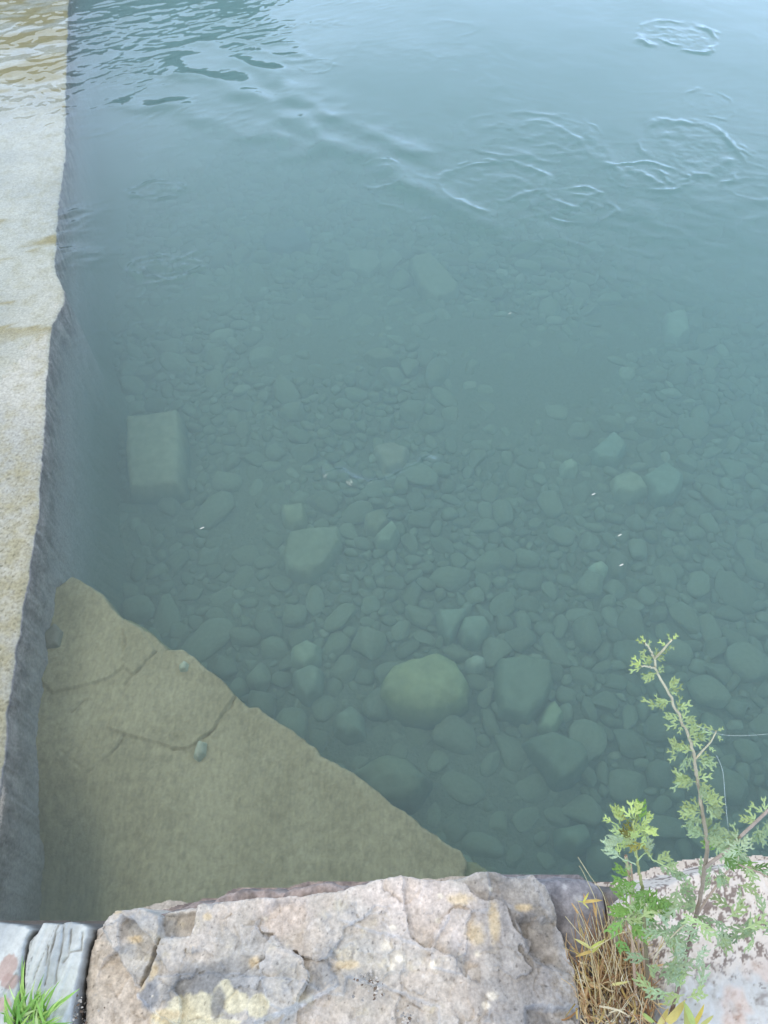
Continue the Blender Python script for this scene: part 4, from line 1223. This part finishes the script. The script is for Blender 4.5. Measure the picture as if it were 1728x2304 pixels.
LV = [  # px, py, ang, length, colour
    (1452, 1450, 100, 26, LY), (1448, 1450, 135, 24, LY), (1455, 1458, 60, 24, LG), (1458, 1462, 195, 24, LG),
    (1512, 1440, 45, 26, LY), (1508, 1445, 95, 24, LY), (1500, 1454, 145, 26, LY), (1502, 1454, -15, 22, LG), (1492, 1466, 20, 24, LG),
    (1474, 1480, 40, 36, LG), (1474, 1484, 10, 30, LG), (1476, 1480, 80, 30, LG), (1470, 1490, 140, 40, LG),
    (1444, 1500, 120, 36, LY), (1444, 1500, 160, 32, LY), (1444, 1502, 200, 34, LG), (1458, 1500, 110, 32, LG), (1460, 1500, 80, 30, LG),
    (1480, 1515, 190, 42, LG), (1478, 1512, 215, 46, LG), (1478, 1512, 10, 24, LG), (1478, 1508, 30, 24, LG),
    (1504, 1554, 55, 46, LG), (1506, 1554, 15, 44, LG), (1506, 1556, -20, 26, LG),
    (1512, 1578, 185, 46, LG), (1478, 1588, 150, 42, LG), (1486, 1584, 110, 30, LG), (1490, 1580, 205, 36, LG), (1500, 1580, 235, 26, LG),
    (1524, 1596, 70, 40, LG), (1526, 1594, 25, 44, LG), (1526, 1594, -10, 28, LG),
    (1532, 1622, 150, 46, LG), (1532, 1620, 100, 32, LG), (1534, 1622, 60, 38, LG), (1534, 1624, 15, 46, LG), (1536, 1630, -25, 34, LG), (1530, 1628, 200, 40, LG), (1534, 1632, 250, 26, LG),
    (1550, 1662, 60, 54, LG), (1552, 1660, 10, 54, LG), (1554, 1664, -40, 38, LG), (1575, 1660, -10, 34, LB),
    (1612, 1644, 20, 26, LG), (1610, 1644, 150, 34, LG), (1608, 1652, 170, 36, LB), (1614, 1652, -60, 24, LG), (1594, 1678, -50, 26, LG),
    (1560, 1690, 165, 52, LG), (1526, 1694, 110, 46, LG), (1524, 1696, 160, 30, LG), (1524, 1700, 215, 30, LG), (1548, 1694, 255, 56, LB), (1556, 1696, -100, 40, LB), (1556, 1690, 130, 36, LG),
    (1568, 1712, -5, 52, LB), (1570, 1708, 30, 38, LG), (1572, 1712, -35, 44, LB), (1590, 1708, -30, 36, LB),
    (1568, 1760, 165, 62, LG), (1566, 1758, 190, 52, LG), (1540, 1755, 130, 40, LG), (1535, 1756, 225, 40, LB), (1560, 1752, 240, 36, LB), (1570, 1752, 60, 36, LG), (1572, 1752, 10, 44, LG), (1572, 1758, -35, 38, LG), (1572, 1754, 100, 30, LG), (1574, 1762, -75, 46, LB),
    (1582, 1806, 35, 52, LG), (1582, 1806, 70, 52, LG), (1584, 1808, 5, 58, LG), (1586, 1808, -40, 60, LB), (1588, 1808, -70, 44, LB),
    (1578, 1826, 155, 54, LG), (1576, 1828, 190, 60, LG), (1576, 1830, 235, 60, LB), (1574, 1824, 110, 38, LG), (1572, 1832, 260, 44, LB),
    (1590, 1886, 80, 60, LB), (1590, 1888, 40, 62, LB), (1588, 1884, 140, 58, LB), (1590, 1890, 5, 56, LB), (1586, 1880, 170, 48, LB),
    (1664, 1890, 150, 56, LB), (1662, 1886, 110, 44, LB), (1640, 1900, 170, 56, LB), (1660, 1890, 200, 50, LB), (1664, 1895, -95, 40, LB),
    (1702, 1850, 120, 40, LG), (1704, 1848, 165, 46, LG), (1722, 1830, 90, 44, LG), (1722, 1830, 150, 44, LG), (1700, 1860, -60, 58, LB), (1706, 1856, -95, 56, LB), (1716, 1850, -40, 50, LB), (1725, 1845, -80, 60, LB),
    (1664, 1908, 100, 40, LP_), (1664, 1910, 50, 46, LP_), (1664, 1912, 150, 44, LP_), (1664, 1912, 10, 40, LP_), (1664, 1914, 200, 46, LP_), (1664, 1914, -60, 36, LP_),
]
leaves = [(x, y, (zt(y) if x < 1640 else 2.34) + .005, a_, l_, c_) for x, y, a_, l_, c_ in LV]
tufts = [([(1575, 1900), (1640, 1890), (1660, 1960), (1600, 1985), (1570, 1950)], 2.12, 2.3, 12, 36, 50, [LB, LD, LB]),
         ([(1470, 1975), (1590, 1965), (1640, 2060), (1600, 2160), (1480, 2170), (1430, 2060)], 1.95, 2.12, 32, 38, 58, [LP_, LB, LB, LG]),
         ([(1450, 2150), (1570, 2140), (1580, 2240), (1500, 2270), (1440, 2200)], 1.86, 2.05, 17, 40, 58, [LP_, LB, LG]),
         ([(1640, 1950), (1728, 1930), (1740, 2020), (1650, 2010)], 2.08, 2.18, 11, 38, 52, [LG, LB, LD]),
         ([(1640, 2040), (1728, 2060), (1728, 2110), (1650, 2110)], 1.98, 2.06, 9, 44, 60, [LG, LB])]
build_plant('mugwort_plant', stems, leaves, tufts, 'tall leafy weed with a bare arching stem reaching up over the water, right side', 'plant', 81, tuple(P3(1508, 2290, 1.76)))

zs = lambda py: float(np.interp(py, [1820, 1880, 1960, 2060, 2190, 2290], [2.30, 2.24, 2.14, 2.02, 1.88, 1.76]))
p1 = [(1457, 2290), (1457, 2188), (1452, 2116), (1449, 2056), (1445, 1996), (1438, 1960), (1433, 1929), (1428, 1880), (1424, 1845)]
stems = [([(x, y, zs(y)) for x, y in p1], .0040, .0012, SD, lin(170, 178, 110)),
         ([(1433, 1929, zs(1929)), (1415, 1885, 2.22), (1392, 1860, 2.25), (1376, 1848, 2.27)], .0013, .0008, LG, LY),
         ([(1435, 1935, zs(1935)), (1455, 1918, 2.2), (1470, 1935, 2.21), (1500, 1950, 2.22), (1520, 1965, 2.2)], .0013, .0007, LG, LG),
         ([(1436, 1945, zs(1945)), (1400, 1932, 2.16), (1370, 1905, 2.18)], .0012, .0006, LP_, LP_)]
LV = [(1396, 1855, 100, 52, LY), (1392, 1856, 75, 50, LY), (1378, 1850, 140, 26, LY), (1376, 1850, 170, 24, LY), (1425, 1840, 95, 44, LY), (1422, 1842, 130, 40, LY), (1428, 1840, 70, 48, LY),
      (1440, 1850, 80, 60, LD * 1.3), (1444, 1858, 50, 46, LY), (1442, 1868, -5, 52, LY), (1440, 1880, 30, 40, LG), (1430, 1890, 60, 40, LY), (1415, 1880, 160, 50, LG), (1412, 1884, 190, 54, LP_), (1398, 1890, 200, 46, LP_),
      (1400, 1932, 150, 60, LP_), (1380, 1920, 120, 44, LP_), (1395, 1925, 100, 40, LY), (1405, 1915, 95, 34, LY), (1446, 1922, 40, 46, LP_), (1450, 1915, 60, 44, LP_),
      (1470, 1940, 20, 56, LG), (1490, 1948, 0, 48, LG), (1500, 1952, 30, 30, LG), (1480, 1945, -40, 44, LB), (1500, 1955, -40, 50, LB), (1515, 1965, -20, 44, LB), (1460, 1935, 80, 34, LG),
      (1425, 1990, 170, 60, LD * 1.2), (1420, 1975, 140, 52, LD * 1.2), (1440, 1985, 200, 48, LD * 1.2), (1435, 2000, 190, 60, LG), (1420, 1965, 110, 40, LG),
      (1450, 2030, 250, 40, lin(188, 205, 178)), (1452, 2022, 300, 40, lin(188, 205, 178))]
leaves = [(x, y, zs(y) + .006, a_, l_, c_) for x, y, a_, l_, c_ in LV]
tufts = [([(1385, 2030), (1440, 2020), (1440, 2130), (1390, 2125)], 1.98, 2.1, 18, 42, 60, [LD * 1.25, LG, LD * 1.1]),
         ([(1440, 2000), (1485, 1990), (1490, 2040), (1450, 2055)], 2.02, 2.12, 8, 42, 54, [LD * 1.15, LD]),
         ([(1395, 1840), (1450, 1845), (1450, 1900), (1410, 1900)], 2.2, 2.28, 18, 26, 40, [LY, LG, lin(150, 150, 80)])]
build_plant('mugwort_plant', stems, leaves, tufts, 'shorter leafy weed with yellow green bushy top, rising from the dry grass', 'plant', 82, tuple(P3(1457, 2290, 1.75)))


# ---- dry grass
def blade(bag, p0, p1, bend, w, col, r_, seg=7, upv=(0, -.5, 1)):
    p0 = np.array(p0); p1 = np.array(p1)
    mid = (p0 + p1) / 2 + bend
    t = np.linspace(0, 1, seg)[:, None]
    path = (1 - t) ** 2 * p0 + 2 * t * (1 - t) * mid + t * t * p1
    wid = w * np.interp(t[:, 0], [0, .25, .7, 1], [.7, 1, .75, .03])
    v_, f_ = strip(path, wid, np.array(upv, float) + r_.normal(size=3) * .3, 0.35)
    bag.add(v_, f_, col)


r_ = np.random.default_rng(5)
base = P3(1350, 2290, 1.73)
root = link('dry_grass_tussock', None, None, label='tussock of dry straw coloured grass in the gap beside the big coping stone', category='grass tuft')
root.location = tuple(base)
bag = Bag()
straw = [lin(216, 196, 154), lin(206, 176, 130), lin(188, 148, 104), lin(224, 212, 180), lin(160, 122, 88), lin(206, 184, 120)]
for i in range(250):
    bx_ = r_.uniform(1300, 1470); by_ = r_.uniform(2140, 2330)
    z0 = 1.74
    tx_ = bx_ + r_.normal(-8, 42); ty_ = by_ - r_.uniform(30, 230)
    z1 = z0 + r_.uniform(.05, .26)
    tx_ = min(max(tx_, 1262 + (0 if ty_ > 2080 else 35)), 1500); ty_ = max(ty_, 1995 + r_.uniform(0, 80))
    q = r_.normal(size=3) * np.array([.012, .012, .02])
    if i % 5 == 0:
        v_, f_ = tube(smooth_path([P3(bx_, by_, z0), (P3(bx_, by_, z0) + P3(tx_, ty_, z1)) / 2 + q, P3(tx_, ty_, z1)], 4) - base, .0011, .0005, 5)
        bag.add(v_, f_, straw[r_.integers(6)] * r_.uniform(.8, 1.1))
    else:
        blade(bag, P3(bx_, by_, z0) - base, P3(tx_, ty_, z1) - base, q, r_.uniform(.0005, .0014), straw[r_.integers(6)] * r_.uniform(.75, 1.12), r_)
# crumpled litter in the gap
for i in range(240):
    bx_ = r_.uniform(1295, 1480); by_ = r_.uniform(2150, 2304); z0 = 1.755 + r_.uniform(0, .07)
    a_ = r_.uniform(0, 6.28); l_ = r_.uniform(.012, .05)
    p0 = P3(bx_, by_, z0) - base
    blade(bag, p0, p0 + np.array([math.cos(a_), math.sin(a_) * .8, r_.normal() * .4]) * l_, r_.normal(size=3) * .008, r_.uniform(.0006, .0022), straw[r_.integers(6)] * r_.uniform(.6, 1.05), r_, 5)
link('blades', bag.mesh('blades', M_straw, False), root)
bag = Bag()
longs = [([(1392, 2270, 1.76), (1376, 2120, 1.9), (1360, 2020, 2.0), (1330, 1975, 2.08), (1300, 1928, 2.14)], .0009), ([(1388, 2260, 1.76), (1350, 2060, 1.97), (1318, 1975, 2.07), (1303, 1948, 2.12)], .0008),
         ([(1362, 2290, 1.76), (1350, 2230, 1.82), (1332, 2160, 1.9), (1326, 2130, 1.93), (1295, 2090, 1.98), (1272, 2062, 2.0)], .0009), ([(1330, 2135, 1.93), (1360, 2120, 1.95), (1395, 2100, 1.99), (1440, 2094, 2.0)], .0008),
         ([(1345, 2300, 1.76), (1338, 2220, 1.84), (1330, 2160, 1.9)], .0012), ([(1360, 2260, 1.78), (1318, 2090, 1.98), (1290, 2036, 2.04)], .0007)]
for pts, r0 in longs:
    v_, f_ = tube(smooth_path([P3(*q) for q in pts], 5) - base, r0, r0 * .6, 5); bag.add(v_, f_, lin(206, 192, 150))
for (x, y, z, a_, l_, c_) in ((1327, 2132, 1.93, 150, 66, lin(206, 204, 132)), (1328, 2134, 1.93, 35, 50, lin(190, 200, 110)), (1330, 2140, 1.92, -160, 64, lin(200, 176, 110)), (1332, 2142, 1.92, 45, 70, lin(196, 196, 110)), (1312, 2030, 2.04, 60, 44, lin(196, 190, 96)), (1312, 2030, 2.04, 5, 70, lin(200, 176, 110)),
                              (1312, 2030, 2.04, 170, 22, lin(190, 200, 110)), (1312, 2032, 2.04, -50, 30, lin(196, 196, 120)), (1376, 2215, 1.85, 10, 70, lin(212, 206, 140)), (1316, 2034, 2.03, 95, 40, lin(196, 150, 90)), (1300, 2055, 2.02, 120, 46, lin(196, 158, 104)), (1340, 2060, 2.0, 100, 60, lin(196, 158, 104)), (1322, 2260, 1.8, 100, 50, lin(190, 160, 110))):
    p0 = P3(x, y, z) - base
    ln = px_len(l_, z, y) * .62
    blade(bag, p0, p0 + imgdir(a_, .1) * ln, np.array([0, 0, .004]), ln * .085, c_, r_, 8)
link('seed_stalks', bag.mesh('seed_stalks', M_straw, False), root)
bag = Bag()
for pts, r0 in (([(1432, 2260, 1.78), (1424, 2130, 1.92), (1420, 2020, 2.02), (1414, 1965, 2.08), (1408, 1925, 2.11)], .0030), ([(1440, 2200, 1.84), (1434, 2080, 1.96), (1424, 1990, 2.06), (1419, 1942, 2.10)], .0020), ([(1456, 2210, 1.84), (1447, 2140, 1.9), (1440, 2080, 1.96)], .0026)):
    v_, f_ = tube(smooth_path([P3(*q) for q in pts], 5) - base, r0, r0 * .85, 7); bag.add(v_, f_, lin(196, 172, 148))
link('dead_stalks', bag.mesh('dead_stalks', M_straw), root)

# ---- small yellow green broad leaves at the bottom right
base = P3(1540, 2330, 1.78)
root = link('seedling', None, None, label='small weed with broad yellow green leaves at the bottom edge, under the tall weed', category='plant')
root.location = tuple(base)
bag = Bag()
for (x, y, z, a_, l_, c_, w_) in ((1545, 2320, 1.82, 92, 66, lin(176, 178, 104), .13), (1560, 2305, 1.84, 112, 58, lin(172, 188, 114), .12), (1575, 2310, 1.83, 40, 40, lin(186, 188, 120), .11), (1500, 2300, 1.82, 50, 66, lin(212, 196, 118), .17), (1480, 2310, 1.81, 60, 50, lin(210, 200, 130), .14), (1556, 2310, 1.82, 60, 60, lin(206, 186, 90), .12),
                                  (1470, 2300, 1.82, 140, 40, lin(170, 190, 110), .14)):
    p0 = P3(x, y, z) - base; ln = px_len(l_, z, y)
    blade(bag, p0, p0 + imgdir(a_, .15) * ln, np.array([0, 0, .006]), ln * w_, c_, r_, 9)
link('foliage', bag.mesh('foliage', M_leaf, True), root)

# ---- green grass tuft lower left
base = P3(75, 2300, 1.76)
root = link('grass_tuft', None, None, label='fresh green grass tuft between the two slate stones, lower left corner', category='grass tuft')
root.location = tuple(base)
bag = Bag()
gg = [lin(150, 192, 96), lin(176, 206, 112), lin(124, 172, 80), lin(200, 218, 150)]
hand = [((62, 2300), (50, 2150)), ((72, 2300), (44, 2205)), ((60, 2305), (56, 2160)), ((80, 2300), (100, 2190)), ((78, 2290), (136, 2205)), ((70, 2300), (122, 2215)), ((80, 2305), (112, 2222)), ((90, 2300), (130, 2210)), ((66, 2300), (20, 2215)), ((50, 2304), (8, 2232)),
        ((76, 2300), (165, 2300)), ((60, 2300), (30, 2280)), ((80, 2290), (92, 2225)), ((60, 2290), (100, 2240)), ((50, 2310), (6, 2270)), ((96, 2304), (150, 2250)), ((60, 2310), (140, 2290)), ((40, 2310), (60, 2230))]
for i in range(75):
    if i < len(hand): (a0, b0), (a1, b1) = hand[i]
    else: a0 = r_.uniform(20, 115); b0 = r_.uniform(2285, 2345); a1 = a0 + r_.normal(6, 34); b1 = b0 - r_.uniform(20, 95)
    z1 = 1.80 + max(0.02, (2304 - b1) / 1000)
    p0 = P3(a0, b0, 1.765) - base; p1 = P3(a1, b1, z1) - base
    blade(bag, p0, p1, np.array([r_.normal() * .006, r_.normal() * .006, .02]), r_.uniform(.0018, .0034), gg[r_.integers(4)] * r_.uniform(.8, 1.1), r_, 8, (0.2, -.6, 1))
link('blades', bag.mesh('blades', M_leaf, True), root)

# ---- spider silk between the plant and the frame edge
bag = Bag()
for pts in ([(1566, 1632, 2.47), (1620, 1652, 2.46), (1680, 1655, 2.46), (1760, 1648, 2.46)], [(1612, 1700, 2.43), (1626, 1735, 2.41), (1632, 1800, 2.37), (1640, 1880, 2.33)]):
    v_, f_ = tube(smooth_path([P3(*q) for q in pts], 5), .00022, .00022, 4); bag.add(v_, f_, lin(215, 225, 222))
o = link('spider_silk', bag.mesh('spider_silk', M_straw), None, label='fine pale threads of spider silk strung from the tall weed', category='spider silk')

# ---- flecks drifting on the water
for (x, y, lab) in ((455, 1189, 'tiny white fleck drifting left of the broad notched flat rock'), (1335, 1113, 'tiny white fleck drifting left of the pale sandy rock'), (1394, 1205, 'tiny white fleck drifting between the diamond rock and the plant tip'), (1398, 1272, 'tiny white fleck lowest of the drifting flecks, right side'), (1147, 706, 'tiny white fleck farthest out on the water')):
    bm = bmesh.new(); bmesh.ops.create_icosphere(bm, subdivisions=2, radius=1)
    for q in bm.verts: q.co = Vector((q.co.x * .013 + .003 * q.co.y, q.co.y * .006 + .005 * q.co.x, q.co.z * .002))
    me = bpy.data.meshes.new('fleck'); bm.to_mesh(me); bm.free(); me.materials.append(M_straw)
    ca = me.color_attributes.new('col', 'FLOAT_COLOR', 'POINT')
    ca.data.foreach_set('color', np.tile(np.array([.75, .77, .74, 1], np.float32), len(me.vertices)))
    o = link('drifting_fleck', me, None, label=lab, category='fleck')
    p = W(x, y, 0); o.location = (p[0], p[1], 0.004)

# ------------------------------------------------------------------ far bank, only met in the ripples' reflections
gx = np.linspace(-70, 60, 260); gy = np.linspace(34, 62, 60)
GX, GY = np.meshgrid(gx, gy)
GZ = -1.5 + 12.5 * sst(34, 44, GY) * sst(14, -16, GX + 6 * noise2(GX * .1, GX * 0, 8)) + 3.0 * sst(34, 44, GY) + 1.6 * fbm(GX, GY, .35, 4, 900) * sst(35, 40, GY)
link('far_bank', raw_mesh('far_bank', np.stack([GX.ravel(), GY.ravel(), GZ.ravel()], -1), grid_faces(260, 60), rough_mat('wooded_slope', (0.045, 0.06, 0.028), 0.5, 1.5, 1, .5, .95)), kind='structure')
